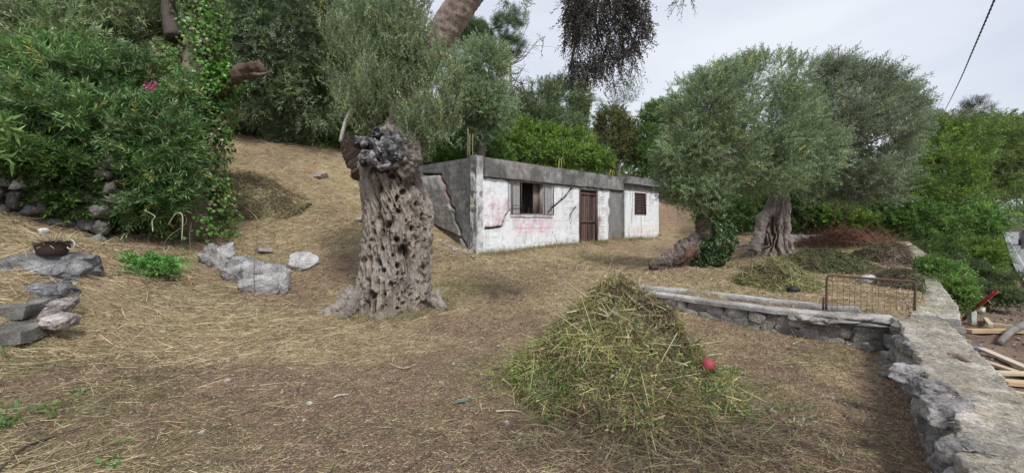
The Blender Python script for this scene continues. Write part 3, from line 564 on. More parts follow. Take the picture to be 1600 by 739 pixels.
# ------------------------------------------------------------------ hay piles
def pile(name, label, cx, cy, rx, ry, h, n, seed, pal, Lr=(.12, .45), wd=(.004, .009), patches=None, power=1.15, green=0, group=None, peak=(0, 0), leafn=0, mat_=None, wob_=.18):
    r = np.random.default_rng(seed); z0 = zs(cx, cy)
    def H(x, y):
        dx, dy = (x - cx) / rx, (y - cy) / ry; a = np.arctan2(dy, dx); d = np.sqrt(dx * dx + dy * dy) / (1 + wob_ * fbm(np.stack([np.cos(a) * 1.4, np.sin(a) * 1.4, a * 0 + seed], -1), seed, 2) * 2)
        s = np.clip(1.16 - np.sqrt(d * d + .026), 0, 1); return h * s ** power * (1 + .35 * np.clip(d * 1.6, .15, 1) * fb2(x, y, 2.6 / max(rx, .3), seed + 1, 4)) - .02
    nu = 90; u, w_ = np.meshgrid(np.linspace(-1.15, 1.15, nu), np.linspace(-1.15, 1.15, nu), indexing='ij'); X = cx + u * rx; Y = cy + w_ * ry; Z = zg(X, Y) + H(X, Y) - .03
    root = thing(name, label, 'pile', (cx, cy, z0), group)
    pal = np.asarray(pal, float)
    mb = MB(); mb.add(np.stack([X, Y, Z + .03 * fb2(X, Y, 14, seed, 2)], -1), grid_faces(nu, nu), pal.mean(0) * .35); build(mb, 'core', M_ground, root)  # core colour darkened so the gaps between strands look shaded
    a = r.uniform(0, 2 * np.pi, n); q = np.sqrt(r.uniform(0, 1, n)) * 1.12; x = cx + np.cos(a) * q * rx; y = cy + np.sin(a) * q * ry
    e = .03 * max(rx, .4); S = lambda x, y: zg(x, y) + H(x, y)
    gx_, gy_ = (S(x + e, y) - S(x - e, y)) / (2 * e), (S(x, y + e) - S(x, y - e)) / (2 * e)
    nn = nrm(np.stack([-gx_, -gy_, np.ones(n)], -1)); down = nrm(np.stack([-gx_, -gy_, -(gx_ ** 2 + gy_ ** 2)], -1) + 1e-6)
    rd = nrm(r.normal(size=(n, 3))); tang = nrm(rd - nn * (rd * nn).sum(1, keepdims=True))
    d = nrm(down * .45 + tang * .9 + nn * r.normal(size=(n, 1)) * .22 + nn * .05)
    L = r.uniform(*Lr, n) * np.where(r.uniform(0, 1, n) < .2, 1.5, .8)
    pn = fbm(np.stack([x * 2.3, y * 2.3, S(x, y) * 3], -1), seed + 3, 3); idx = np.clip(((pn * 1.5 + r.normal(size=n) * .24) * .9 + .5) * len(pal), 0, len(pal) - 1).astype(int); col = pal[idx] * r.uniform(.65, 1.3, (n, 1))
    base = np.stack([x, y, S(x, y)], -1) + nn * (r.uniform(-.02, .085, n) * np.clip(1.1 - q, .25, 1))[:, None] - d * (L * .4)[:, None]
    base[:, 2] = np.maximum(base[:, 2], zg(base[:, 0], base[:, 1]) + .004)
    cur = (V(0, 0, -1)[None] * r.uniform(.0, .5, (n, 1)) + r.normal(size=(n, 3)) * .25) * (L * .7)[:, None]
    mb = MB(); ribbons(mb, base, d, L, r.uniform(*wd, n) * np.where(r.uniform(0, 1, n) < .07, 1.9, 1), cur, col, 3, r)
    if leafn:
        k_ = leafn; i_ = r.integers(0, n, k_); sprigs(mb, base[i_] + nn[i_] * .02, nrm(d[i_] + nn[i_] * .3), r.uniform(.08, .22, k_), 9, .038, .014, [(.26, .32, .13), (.34, .36, .17), (.20, .26, .11), (.38, .32, .2), (.28, .22, .15)], r, .9, .35, (.3, .28, .14), .003)
    build(mb, 'cut_grass', mat_ or M_straw, root)['kind'] = 'stuff'
    return root, S, r
GR = [(.18, .13, .09), (.33, .245, .15), (.50, .40, .23), (.29, .29, .11), (.40, .44, .15), (.54, .54, .22), (.72, .64, .38), (.42, .49, .16), (.24, .33, .09), (.20, .15, .09)]
hp, SH, r = pile('hay_pile', 'largest heap of cut green and straw coloured weeds, with a red ball on its flank', HX, HY, 0.90, 1.0, 0.93, 52000, 301, GR, power=1.08, leafn=1500, Lr=(.07, .36), wd=(.003, .0085))
mb = MB(); n = 70                                                      # stiff dry stalks
for k in range(n):
    a = r.uniform(math.pi, 2 * math.pi); q = r.uniform(.15, .9); x = HX + math.cos(a) * q * .85; y = HY + math.sin(a) * q * .95; z = float(SH(np.array([x]), np.array([y]))[0]) + .05
    d = nrm(V(r.normal(), r.normal() * .6, r.normal() * .4)); Lk = r.uniform(.15, .55); p0 = V(x, y, z); tube(mb, [p0 - d * Lk * .4, p0 + V(0, 0, .02), p0 + d * Lk * .6 + V(0, 0, r.normal() * .04)], [.006, .005, .003], 7, 5, 0, 1, k, col=[(.62, .54, .38), (.34, .25, .17), (.50, .50, .28), (.56, .47, .33), (.42, .46, .24)][k % 5])
build(mb, 'stalks', M_straw, hp)['kind'] = 'stuff'
mb = MB()                                                            # leafy weeds, right flank and left side
def onpile(cx, cy, sx, sy, n, L, k, ll, lw, cols, up=.4, flat=.6):
    x = cx + r.normal(size=n) * sx; y = cy + r.normal(size=n) * sy; p = np.stack([x, y, SH(x, y) + .02], -1); D = nrm(np.stack([x - HX, y - HY, 0 * x], -1) * .5 + r.normal(size=(n, 3)) * flat + V(0, 0, up))
    sprigs(mb, p, D, L * r.uniform(.6, 1.3, n), k, ll, lw, cols, r, .9, .35, (.2, .22, .1), .003)
onpile(1.62, 3.42, .16, .18, 60, .24, 14, .035, .012, [(.10, .22, .05), (.14, .28, .07), (.08, .17, .05)])
onpile(1.58, 3.55, .16, .12, 30, .22, 10, .04, .016, [(.36, .42, .12), (.28, .36, .10)])
onpile(1.8, 3.3, .12, .1, 14, .2, 8, .05, .02, [(.38, .42, .33), (.30, .34, .26)])
onpile(.45, 3.4, .18, .15, 45, .22, 12, .035, .012, [(.12, .24, .05), (.16, .26, .08)])
onpile(.95, 3.45, .4, .3, 80, .2, 12, .035, .012, [(.16, .2, .09), (.2, .22, .12), (.14, .19, .08)])
onpile(1.02, 3.35, .1, .3, 20, .22, 10, .05, .018, [(.24, .29, .19), (.18, .23, .15)])
onpile(.02, 3.9, .08, .1, 20, .25, 10, .04, .013, [(.34, .42, .12), (.24, .34, .08)])
onpile(1.98, 3.65, .2, .2, 70, .25, 12, .035, .009, [(.22, .28, .10), (.32, .34, .15), (.15, .22, .08)])
build(mb, 'leafy_weeds', M_leaf, hp)['kind'] = 'stuff'
# flattened skirt in front of the pile
mb = MB(); n = 9000; x = 1.15 + r.normal(size=n) * .62; y = 3.0 + r.normal(size=n) * .26; L = r.uniform(.05, .25, n); d = nrm(r.normal(size=(n, 3)) * V(1, 1, .22))
ribbons(mb, np.stack([x, y, np.maximum(zg(x, y), SH(x, y)) + r.uniform(0, .035, n)], -1), d, L, r.uniform(.003, .006, n), r.normal(size=(n, 3)) * V(.3, .3, .1) * L[:, None], np.array([(.17, .12, .10), (.26, .19, .14), (.36, .29, .2), (.13, .09, .075), (.24, .26, .13)])[r.integers(0, 5, n)] * r.uniform(.7, 1.25, (n, 1)), 2, r)
tag(build(mb, 'raked_debris', M_straw, loc=(1, 3, 0)), 'brown raked stems lying flat before the big weed heap', 'debris', kind='stuff')

pile('hay_pile', 'low yellow-green heap of cut weeds on the terrace near the black lump', *gp(1215, 7.15)[:2], .62, .55, .42, 4500, 302, [(.26, .25, .12), (.36, .36, .17), (.44, .42, .22), (.30, .32, .14), (.2, .17, .10)], Lr=(.12, .35), wd=(.006, .013), group='weed heaps on the terrace', power=.8)
pile('hay_pile', 'dull dark green heap of cut weeds lying behind the yellow-green one on the terrace', *gp(1283, 8.7)[:2], .95, .6, .38, 4500, 303, [(.12, .13, .07), (.18, .20, .09), (.23, .25, .12), (.15, .11, .08)], Lr=(.12, .35), wd=(.008, .015), group='weed heaps on the terrace', power=.8)
pile('hay_pile', 'grey-brown clump of cut weeds against the far garden wall', *gp(1392, 9.4)[:2], .62, .6, .40, 3000, 304, [(.17, .14, .10), (.22, .20, .12), (.13, .15, .08), (.25, .19, .15)], Lr=(.1, .3), wd=(.008, .016), group='weed heaps on the terrace', power=.8)
pile('hay_pile', 'small dark weed clump at the wall just behind the rusty frame', *gp(1404, 7.1)[:2], .32, .55, .28, 2200, 305, [(.15, .13, .09), (.20, .21, .11), (.13, .15, .08)], Lr=(.1, .25), wd=(.006, .012), group='weed heaps on the terrace', power=.8)
pile('brush_pile', 'wide reddish brown pile of dry thin branches at the end of the terrace', *gp(1325, 13.2)[:2], 1.3, .8, .36, 5000, 306, [(.16, .085, .06), (.24, .13, .09), (.19, .10, .075), (.30, .19, .14)], Lr=(.3, 1.2), wd=(.008, .018), power=.7)
pile('brush_pile', 'flattened dark brown brush pile on the mound by the ivy tree', *gp(376, 11.0)[:2], 1.55, .8, .40, 11000, 307, [(.17, .14, .09), (.28, .24, .14), (.38, .32, .20), (.22, .17, .11), (.44, .40, .24)], Lr=(.15, .45), wd=(.008, .016), power=.65, wob_=.3)

# ------------------------------------------------------------------ red ball
R = .062; bh = hit(1104, 582, SH); bc_ = bh + V(0, -.02, .045); v, f = ICO[5]
mb = MB(); rb = 1 + .03 * np.maximum(0, np.cos(v[:, 0] * 26) * np.cos(v[:, 1] * 26) * np.cos(v[:, 2] * 26)); mb.add(v * (R * rb)[:, None] + bc_, f, (.36, .04, .075))
zb = float(SH(np.array([bc_[0]]), np.array([bc_[1]]))[0])
tag(build(mb, 'ball', M_rubber, loc=bc_), 'small knobbly raspberry red ball lying on the right flank of the weed heap', 'ball')
tuck = MB(); n = 500; rr2 = np.random.default_rng(3)
x = bc_[0] + rr2.normal(size=n) * .12; y = bc_[1] + rr2.normal(size=n) * .1 + .05; z0 = np.maximum(zg(x, y), SH(x, y)); L = rr2.uniform(.1, .25, n)
ribbons(tuck, np.stack([x, y, z0 + rr2.uniform(0, 1, n) * np.maximum(.02, bc_[2] - R - z0)], -1), nrm(rr2.normal(size=(n, 3)) * V(1, 1, .12)), L, rr2.uniform(.003, .007, n), rr2.normal(size=(n, 3)) * V(.2, .2, .0) * L[:, None], np.array(GR)[rr2.integers(0, 8, n)], 2, rr2)
build(tuck, 'tuft_under_ball', M_straw, hp)['kind'] = 'stuff'

# ------------------------------------------------------------------ the hut
HC = V(-1.015, 11.6, 0); HD = V(.704, .711, 0); HB = V(-.711, .704, 0); HN = -HB; UZ = V(0, 0, 1)
def fs(px, py):
    u = (px - 800) / F; s = (11.6 * u + 1.015) / (.704 - .711 * u); return s, CAMZ + (345 - py) / F * (11.6 + .711 * s)
def ls(px, py):
    u = (px - 800) / F; t = -(1.015 + 11.6 * u) / (.711 + .704 * u); return t, CAMZ + (345 - py) / F * (11.6 + .704 * t)
hut = thing('hut', 'abandoned low whitewashed hut with cracked walls, flat concrete roof, brown door and barred window', 'hut', (HC[0], HC[1], .64))
def seg_dist(s, z, path):
    d = np.full(s.shape, 9.)
    for (a, b) in zip(path[:-1], path[1:]):
        a, b = V(*a), V(*b); ab = b - a; t = np.clip(((s - a[0]) * ab[0] + (z - a[1]) * ab[1]) / (ab @ ab), 0, 1); d = np.minimum(d, np.hypot(s - a[0] - ab[0] * t, z - a[1] - ab[1] * t))
    return d
def hfwall(name, o, ds, nrmv, s0, s1, z0, z1, cell, fn, holes_, mat_, parent):
    ns, nz_ = int((s1 - s0) / cell) + 2, int((z1 - z0) / cell) + 2; S, Z = np.meshgrid(np.linspace(s0, s1, ns), np.linspace(z0, z1, nz_), indexing='ij')
    dep, col = fn(S, Z); v = o + S[..., None] * ds + Z[..., None] * UZ + dep[..., None] * nrmv
    f = grid_faces(ns, nz_); sc = (S[:-1, :-1] + S[1:, 1:]) / 2; zc = (Z[:-1, :-1] + Z[1:, 1:]) / 2; keep = np.ones(sc.shape, bool)
    for (a, b, c, d) in holes_: keep &= ~((sc > a) & (sc < b) & (zc > c) & (zc < d))
    m = MB(); m.add(v.reshape(-1, 3), f[keep.ravel()], col.reshape(-1, 3)); return build(m, name, mat_, parent)
WHITE = V(.85, .88, .92); GREY = V(.235, .235, .235); DKG = V(.13, .13, .13)
def lay(c, col, a): return c * (1 - a[..., None]) + np.asarray(col) * a[..., None]
win = (fs(812, 300)[0], fs(848, 300)[0], fs(812, 334)[1], 2.84); door = (fs(905, 300)[0], fs(933, 300)[0], .45, 2.80); louv = (fs(988, 300)[0], fs(1007, 300)[0], 1.86, 2.84)
crk = [([fs(796, 329), fs(790, 337), fs(785, 354), fs(772, 356), fs(759, 357)], .040, .10), ([fs(858, 333), fs(863, 326), fs(875, 316), fs(886, 306), fs(894, 294)], .058, .12), ([fs(899, 325), fs(892, 336), fs(891, 343)], .05, .09),
       ([fs(863, 362), fs(870, 377)], .008, .02), ([fs(749, 385), fs(750, 360), fs(753, 345)], .008, .02), ([fs(880, 300), fs(878, 311)], .01, .02), ([fs(891, 343), fs(893, 360), fs(892, 375)], .007, .02)]
def letters(S, Z, s0, s1, z0, z1, seed, cw=.17, gap=.06):
    """worn, unreadable painted strokes"""
    r = np.random.default_rng(seed); a = np.zeros(S.shape); s = s0
    while s < s1 - cw:
        for k in range(r.integers(2, 4)):
            t = r.integers(0, 3)
            if t == 0: x = s + r.choice([0, cw]); a = np.maximum(a, (np.abs(S - x) < .022) & (Z > z0) & (Z < z1))
            elif t == 1: zc = r.choice([z0, (z0 + z1) / 2, z1]); a = np.maximum(a, (np.abs(Z - zc) < .022) & (S > s) & (S < s + cw))
            else: a = np.maximum(a, seg_dist(S, Z, [(s, z0), (s + cw, z1)]) < .022)
        s += cw + gap
    return a.astype(float)
def front_fn(S, Z):
    q = np.stack([S, Z, S * 0], -1); wn = .014 * noise(q * 14, 7) + .01 * noise(q * 40, 8)
    dep = .012 * fbm(q * 2.3, 11, 3) + .004 * fbm(q * 12, 12, 3)
    col = np.ones(S.shape + (3,)) * WHITE * (1 + .06 * fbm(q * 3, 13, 3))[..., None]
    zrow = (Z - .64) / .235; joint = (np.abs(zrow - np.round(zrow)) * .235 + .012 * noise(q * 6, 31)) < .008; vj = (S / .45 + .5 * (np.round(np.floor(zrow)) % 2)); vjn = (np.abs(vj - np.round(vj)) * .45) < .007
    jv = (joint | vjn) & (noise(q * 1.7, 33) > -.15); dep = dep - .006 * jv; col = lay(col, V(.50, .51, .53), jv * .45)
    # vertical drip stains and dirt towards the plinth, grey worn patches
    st = sst(.28, .6, fbm(q * V(9, 1.1, 1), 15, 3)) * .35; col = lay(col, V(.40, .41, .42), st)
    pl = sst(.86, .68, Z + .06 * noise(q * 3, 17)) * .6; col = lay(col, V(.40, .39, .37), pl)
    wp = sst(.25, .38, fbm(q * 4.5, 19, 4)) * .8; col = lay(col, V(.47, .47, .46), wp * .4); dep = dep - .004 * wp
    # faded pink paint
    for (px0, px1, py0, py1, sd) in ((750, 796, 309, 329, 1), (753, 794, 334, 354, 2), (806, 864, 338, 363, 3)):
        s0, z1_ = fs(px0, py0); s1, z0_ = fs(px1, py1); m_ = sst(s0 - .1, s0 + .05, S) * sst(s1 + .1, s1 - .05, S) * sst(z0_ - .06, z0_ + .04, Z) * sst(z1_ + .06, z1_ - .04, Z)
        w_ = .40 * sst(-.4, .3, fbm(q * 5, 40 + sd, 3)) + .45 * letters(S + .01 * noise(q * 9, 4), Z + .012 * noise(q * 7, 5), s0, s1, z0_ + .04, z1_ - .04, sd + 5) * sst(-.5, .2, fbm(q * 8, 44, 2))
        col = lay(col, V(.74, .40, .50), np.clip(m_ * w_, 0, 1))
    s0, _ = fs(806, 356); s1, _ = fs(862, 356); zz = lerp(fs(806, 357)[1], fs(862, 356)[1], np.clip((S - s0) / (s1 - s0), 0, 1)); col = lay(col, V(.72, .36, .46), ((np.abs(Z - zz) < .02) & (S > s0) & (S < s1)) * .6)
    # dark strip of missing render left of the window; mortar round the lintel
    ms = (np.abs(S - fs(795, 300)[0] + .02 * noise(q * 5, 50)) < .035) & (Z > 1.95); col = lay(col, V(.26, .26, .26), ms * .8); dep = dep - .015 * ms
    top = Z > 2.83 + .03 * noise(q * 4, 52); col = lay(col, V(.16, .15, .145), top * .85); dep = dep - .03 * top
    pn = ((S > fs(797.5, 300)[0]) & (S < fs(862, 300)[0]) & (Z > 1.80) & (Z < 2.82)); col = lay(col, V(.50, .50, .53), pn * .85)
    # brick jamb right of the door
    jb = sst(door[1] - .02, door[1] + .02, S); br = ((Z / .075) - np.round(Z / .075)); row = np.round(Z / .075); bj = (np.abs(br) * .075 < .008) | (np.abs(((S + .09 * (row % 2)) / .22) - np.round((S + .09 * (row % 2)) / .22)) * .22 < .008)
    bj = bj & (S < fs(945, 300)[0]) & (noise(q * 3, 55) > -.3); dep = dep - .018 * bj * jb; col = lay(col, V(.36, .34, .33), bj * jb * .8)
    red = jb * sst(fs(940, 300)[0] + .05, fs(936, 300)[0], S + .08 * noise(q * 6, 56)) * sst(1.95, 1.6, Z) * sst(-.35, .0, fbm(q * 5, 57, 2)); col = lay(col, V(.30, .16, .13), red * .8)
    # raw concrete between jamb and the right-hand room
    gs = fs(951, 300)[0]; ga = sst(gs - .06, gs + .06, S + .07 * noise(q * V(4, 3, 1), 58)); gc = GREY * (1 + .35 * fbm(q * 3, 59, 4))[..., None]; col = col * (1 - ga[..., None]) + gc * ga[..., None]
    col = lay(col, V(.55, .56, .56), ga * sst(gs + .35, gs + .1, S) * sst(0, .3, fbm(q * V(5, 1, 1), 60, 3)) * .6)
    blk = np.zeros(S.shape)
    for path, wd, dp in crk:
        d = seg_dist(S, Z, path) + wn; c_ = sst(wd, wd * .45, d); dep = dep - dp * c_; blk = np.maximum(blk, c_); halo = sst(wd * 3.2, wd, d) * .35; col = lay(col, V(.38, .35, .32), halo)
    col = lay(col, V(.06, .05, .045), blk * .95)
    return dep, np.clip(col, 0, 1)
hfwall('front_wall', HC, HD, HN, .24, 8.06, .2, 2.9, .018, front_fn, [win, door], M_plaster, hut)
def right_fn(S, Z):
    q = np.stack([S, Z, S * 0 + 3], -1); dep = .008 * fbm(q * 2.3, 61, 3) + .003 * fbm(q * 12, 62, 3) + .1
    col = np.ones(S.shape + (3,)) * WHITE * (1 + .06 * fbm(q * 3, 63, 3))[..., None]; st = sst(.1, .6, fbm(q * V(9, 1.1, 1), 65, 3)) * .6; col = lay(col, V(.33, .34, .35), st)
    jv = (np.abs((Z - .64) / .235 - np.round((Z - .64) / .235)) * .235 < .008) & (noise(q * 2, 66) > 0); dep = dep - .005 * jv; col = lay(col, V(.45, .45, .46), jv * .5)
    s0, s1 = fs(978, 360)[0], fs(1014, 360)[0]; w_ = letters(S, Z + .02 * noise(q * 7, 5), s0, s1, 1.02, 1.3, 31, .16, .07) * .45 + .22 * ((S > s0) & (S < s1) & (Z > 1.0) & (Z < 1.35)) * sst(-.3, .3, fbm(q * 5, 67, 2)); col = lay(col, V(.75, .52, .36), np.clip(w_, 0, 1))
    col = lay(col, V(.5, .46, .42), sst(1.05, .85, Z) * .5)
    for path, wd, dp in (([fs(985, 322), fs(984, 335), fs(981, 350)], .01, .02), ([fs(1012, 330), fs(1016, 345)], .008, .02)):
        c_ = sst(wd, wd * .4, seg_dist(S, Z, path) + .01 * noise(q * 14, 7)); dep = dep - dp * c_; col = lay(col, V(.15, .14, .13), c_ * .8)
    return dep, np.clip(col, 0, 1)
hfwall('side_room_wall', HC, HD, HN, 8.06, 11.3, .4, 2.95, .022, right_fn, [louv], M_plaster, hut)
def left_fn(S, Z):
    q = np.stack([S, Z, S * 0 + 9], -1); bd = .25; brd = np.abs(Z / bd - np.round(Z / bd)) * bd < .008
    dep = .012 * fbm(q * 2, 71, 3) + .006 * fbm(q * 9, 72, 4) - .006 * brd
    col = GREY * .80 * (1 + .4 * fbm(q * 2.2, 73, 4))[..., None]; col = lay(col, DKG, sst(.1, .5, fbm(q * V(7, 1, 1), 74, 3)) * .6); col = lay(col, V(.33, .33, .32), (sst(.2, .5, fbm(q * 5, 75, 3)) * .5))
    path = [ls(661, 272), ls(689, 273), ls(691, 282), ls(697, 290), ls(697, 300), ls(703, 310), ls(704, 320), ls(711, 328), ls(711, 345), ls(719, 358), ls(721, 370), ls(729, 385)]; pa = np.array(path)
    edge = np.interp(Z + .03 * noise(q * 7, 84), pa[::-1, 1], pa[::-1, 0]); inside = (S > edge) & (Z < pa[1, 1])       # the broken-away leaf, left and below of the crack
    dep = np.where(inside, dep + .05 + .03 * fbm(q * 4, 76, 3), dep); col = np.where(inside[..., None], V(.25, .25, .245) * (1 + .45 * fbm(q * 2.7, 77, 4))[..., None], col)
    col = lay(col, V(.58, .59, .60), inside * sst(pa[1, 1] - .5, pa[1, 1] - .12, Z + .1 * noise(q * 4, 81)) * .85); col = lay(col, V(.46, .45, .43), inside * sst(.42, .12, S - edge) * sst(-.1, .3, fbm(q * 4, 78, 2)) * .7)
    d = seg_dist(S, Z, path) + .014 * noise(q * 12, 79); c_ = sst(.045, .02, d); dep = dep - .13 * c_; col = lay(col, V(.09, .065, .05), c_ * .9); ru = sst(.1, .03, d) * (Z > 2.2) * (Z < 3); col = lay(col, V(.25, .14, .10), ru * .6)
    p2 = [ls(709, 330), ls(712, 345), ls(711, 352)]; c2 = sst(.02, .008, seg_dist(S, Z, p2)); dep = dep - .04 * c2; col = lay(col, V(.1, .08, .07), c2)
    ug = (S > edge - .05) & (Z < 1.35 + .25 * (S - 1.5)) & (S > .7); dep = np.where(ug, dep - .12, dep); col = lay(col, V(.12, .09, .075), ug * .6)
    return dep, np.clip(col, 0, 1)
hfwall('left_wall', HC, HB, -HD, .0, 5.4, .2, 3.42, .022, left_fn, [], M_conc, hut)
# corner column, peeling
def colcol(p):
    q = p * V(6, 6, 2.2); a = sst(-.05, .25, fbm(q, 91, 4)); c = mixc((.62, .635, .66), (.24, .24, .235), np.clip(a + sst(2.8, 3.2, p[:, 2]) * .7, 0, 1)); y_ = np.exp(-((p[:, 2] - 2.25) / .18) ** 2) * sst(.1, .3, fbm(q * 1.3, 92, 2)) * 1.0; return c * (1 - y_[:, None]) + V(.38, .33, .10) * y_[:, None]
mb = MB(); rough_box(mb, HC + HD * .12 + HB * .13 + UZ * 1.83 + HN * .015, HD * .25, HB * .27, UZ * 3.27, .03, .03, 7, 5, colcol); build(mb, 'corner_column', M_conc, hut)
def conccol(p): 
    c = mixc((.15, .148, .145), (.30, .295, .285), sst(-.45, .45, fbm(p * 2.6, 95, 4))); d = sst(.1, .5, fbm(p * V(8, 8, 1.4), 96, 3)) * .5; return c * (1 - d[:, None]) + V(.09, .088, .085) * d[:, None]
mb = MB(); rough_box(mb, HC + HD * 4.17 + HN * .04 + HB * .09 + UZ * 3.145, HD * 7.82, HB * .3, UZ * .54, .035, .02, 6, 7, conccol); build(mb, 'roof_beam', M_conc, hut)
mb = MB(); rough_box(mb, HC + HD * 4.1 + HB * 2.9 + UZ * 3.36, HD * 7.9, HB * 5.3, UZ * .10, .12, .02, 3, 8, conccol); build(mb, 'roof_slab', M_conc, hut)
mb = MB(); rough_box(mb, HC + HD * 9.72 + HB * 2.4 + UZ * 3.32, HD * 3.44, HB * 5.4, UZ * .30, .05, .022, 5, 9, conccol, 120); build(mb, 'side_roof_slab', M_conc, hut)
mb = MB(); rough_box(mb, HC + HD * 9.69 + HN * .06 + HB * .06 + UZ * 3.03, HD * 3.22, HB * .22, UZ * .28, .045, .015, 6, 10, conccol); build(mb, 'side_beam', M_conc, hut)
m = MB(); rough_box(m, HC + HD * 8.05 + UZ * 1.65 - HN * .02, HD * .04, HN * .26, UZ * 2.5, .05, .006, 5, 3, (.30, .30, .29)); build(m, 'wall_return', M_conc, hut)
mb = MB()                                                            # back and inside walls, floor
box(mb, HC + HD * 5.6 + HB * 5.3 + UZ * 1.9, HD * 11.2, HB * .2, UZ * 2.8, (.3, .28, .26)); box(mb, HC + HD * 11.2 + HB * 2.7 + UZ * 1.9, HD * .2, HB * 5.2, UZ * 2.0, (.6, .6, .6)); box(mb, HC + HD * 8.0 + HB * 2.75 + UZ * 1.9, HD * .2, HB * 5.1, UZ * 2.8, (.3, .28, .26)); box(mb, HC + HD * 3.6 + HB * 2.75 + UZ * 1.75, HD * .15, HB * 5.0, UZ * 2.9, (.32, .3, .28))
box(mb, HC + HD * 5.6 + HB * 2.75 + UZ * .55, HD * 11.2, HB * 5.1, UZ * .1, (.15, .13, .12)); build(mb, 'inner_walls', M_conc, hut)
# reveals
def reveal(o, a, b, c, d, dep0, th, col):
    m = MB(); N0 = HN * dep0
    for (s, z, es, ez) in ((a, (c + d) / 2, .012, d - c), (b, (c + d) / 2, .012, d - c), ((a + b) / 2, c, b - a, .012), ((a + b) / 2, d, b - a, .012)):
        box(m, o + HD * s + UZ * z + N0 + HB * th / 2, HD * max(es, .012), HB * th, UZ * max(ez, .012), col)
    return m
window = build(reveal(HC, *win, -.012, .22, (.40, .37, .34)), 'window', M_plaster, hut)
mb = MB(); box(mb, HC + HD * (win[1] - .14) + HB * .19 + UZ * ((win[2] + win[3]) / 2), HD * .27, HB * .04, UZ * (win[3] - win[2] - .02), (.26, .22, .19)); build(mb, 'inner_shutter', M_wood, window)
# window grille: frame and welded mesh
g0, g1 = fs(797.5, 300)[0], fs(862, 300)[0]; gz0, gz1 = 1.80, 2.82
gfr = MB(); off = HN * .075
for (s, z, es, ez) in ((g0, (gz0 + gz1) / 2, .03, gz1 - gz0), (g1, (gz0 + gz1) / 2, .03, gz1 - gz0), ((g0 + g1) / 2, gz0, g1 - g0 + .03, .028), ((g0 + g1) / 2, gz1, g1 - g0 + .03, .028), (win[0] + .0, (gz0 + gz1) / 2, .018, gz1 - gz0 - .03), (win[1] + .0, (gz0 + gz1) / 2, .018, gz1 - gz0 - .03), ((g0 + win[0]) / 2, 2.07, win[0] - g0 - .03, .018)):
    box(gfr, HC + HD * s + UZ * z + off, HD * es, HN * .025, UZ * ez, (.10, .075, .065))
grille = build(gfr, 'window_grille', M_rust, hut)
sides = [(g0, win[0]), (win[1], g1)]
for (a, b) in sides:
    nn_ = int(round((b - a) / .075))
    for k in range(1, nn_):
        m = MB(); s = a + (b - a) * k / nn_; box(m, HC + HD * s + UZ * (gz0 + gz1) / 2 + HN * .066, HD * .009, HN * .005, UZ * (gz1 - gz0 - .03), (.17, .14, .13)); build(m, 'wire', M_rust, grille)
    for k in range(1, 14):
        m = MB(); z = gz0 + (gz1 - gz0) * k / 14; box(m, HC + HD * (a + b) / 2 + UZ * z + HN * .072, HD * (b - a), HN * .004, UZ * .0035, (.17, .14, .13)); build(m, 'wire', M_rust, grille)
r = np.random.default_rng(4)
for k in range(7):                                                   # torn wires left across the dark opening
    s = win[0] + (win[1] - win[0]) * (k + .6) / 7.5; m = MB(); zt = gz1 if k % 2 else gz1 - .1; tube(m, [HC + HD * s + UZ * (gz0) + off, HC + HD * (s + r.normal() * .05) + UZ * (gz0 + r.uniform(.1, .5)) + off * 1.3], [.004, .003], 5, 4, 0, 1, k, col=(.16, .12, .11)); build(m, 'wire', M_rust, grille)
# door: two leaves of upright boards
dr = MB(); dz0, dz1 = .70, 2.79; dd_ = HB * .06
for s in (door[0] + .03, door[1] - .03): box(dr, HC + HD * s + UZ * (dz0 + dz1) / 2 + dd_ * .5, HD * .07, HB * .12, UZ * (dz1 - dz0), (.10, .07, .065))
box(dr, HC + HD * (door[0] + door[1]) / 2 + UZ * (dz1 - .03) + dd_ * .5, HD * (door[1] - door[0] - .14), HB * .12, UZ * .06, (.11, .075, .07)); dframe = build(dr, 'door', M_wood, hut)
nb = 8; bw = (door[1] - door[0] - .14) / nb; r = np.random.default_rng(6)
for k in range(nb):
    m = MB(); cc = V(.13, .082, .075) * r.uniform(.55, 1.35); rough_box(m, HC + HD * (door[0] + .07 + bw * (k + .5)) + UZ * (dz0 + .02 + (dz1 - dz0 - .1) / 2) + dd_ + HB * r.uniform(-.006, .006), HD * (bw - .022), HB * .03, UZ * (dz1 - dz0 - .1), .3, .004, 4, k, cc); build(m, 'board', M_wood, dframe)
for z in (dz0 + .10, dz0 + .86, dz1 - .18):
    m = MB(); box(m, HC + HD * (door[0] + door[1]) / 2 + UZ * z + dd_ - HB * .03, HD * (door[1] - door[0] - .15), HB * .022, UZ * .10, (.10, .065, .06)); build(m, 'rail', M_wood, dframe)
for s in (.07 + bw * 4,):
    m = MB(); box(m, HC + HD * (door[0] + s) + UZ * (dz0 + dz1) / 2 + dd_ - HB * .034, HD * .045, HB * .02, UZ * (dz1 - dz0 - .12), (.12, .08, .075)); build(m, 'cover_strip', M_wood, dframe)
m = MB(); rough_box(m, HC + HD * (door[0] + door[1]) / 2 + UZ * .63 + HN * .05, HD * 1.4, HB * .4, UZ * .10, .06, .015, 8, 3, (.24, .22, .19)); build(m, 'doorstep', M_conc, hut)
m = MB(); box(m, HC + HD * 4.1 + HN * .02 + UZ * .55, HD * 7.8, HB * .09, UZ * .25, (.22, .21, .19)); build(m, 'plinth', M_conc, hut)
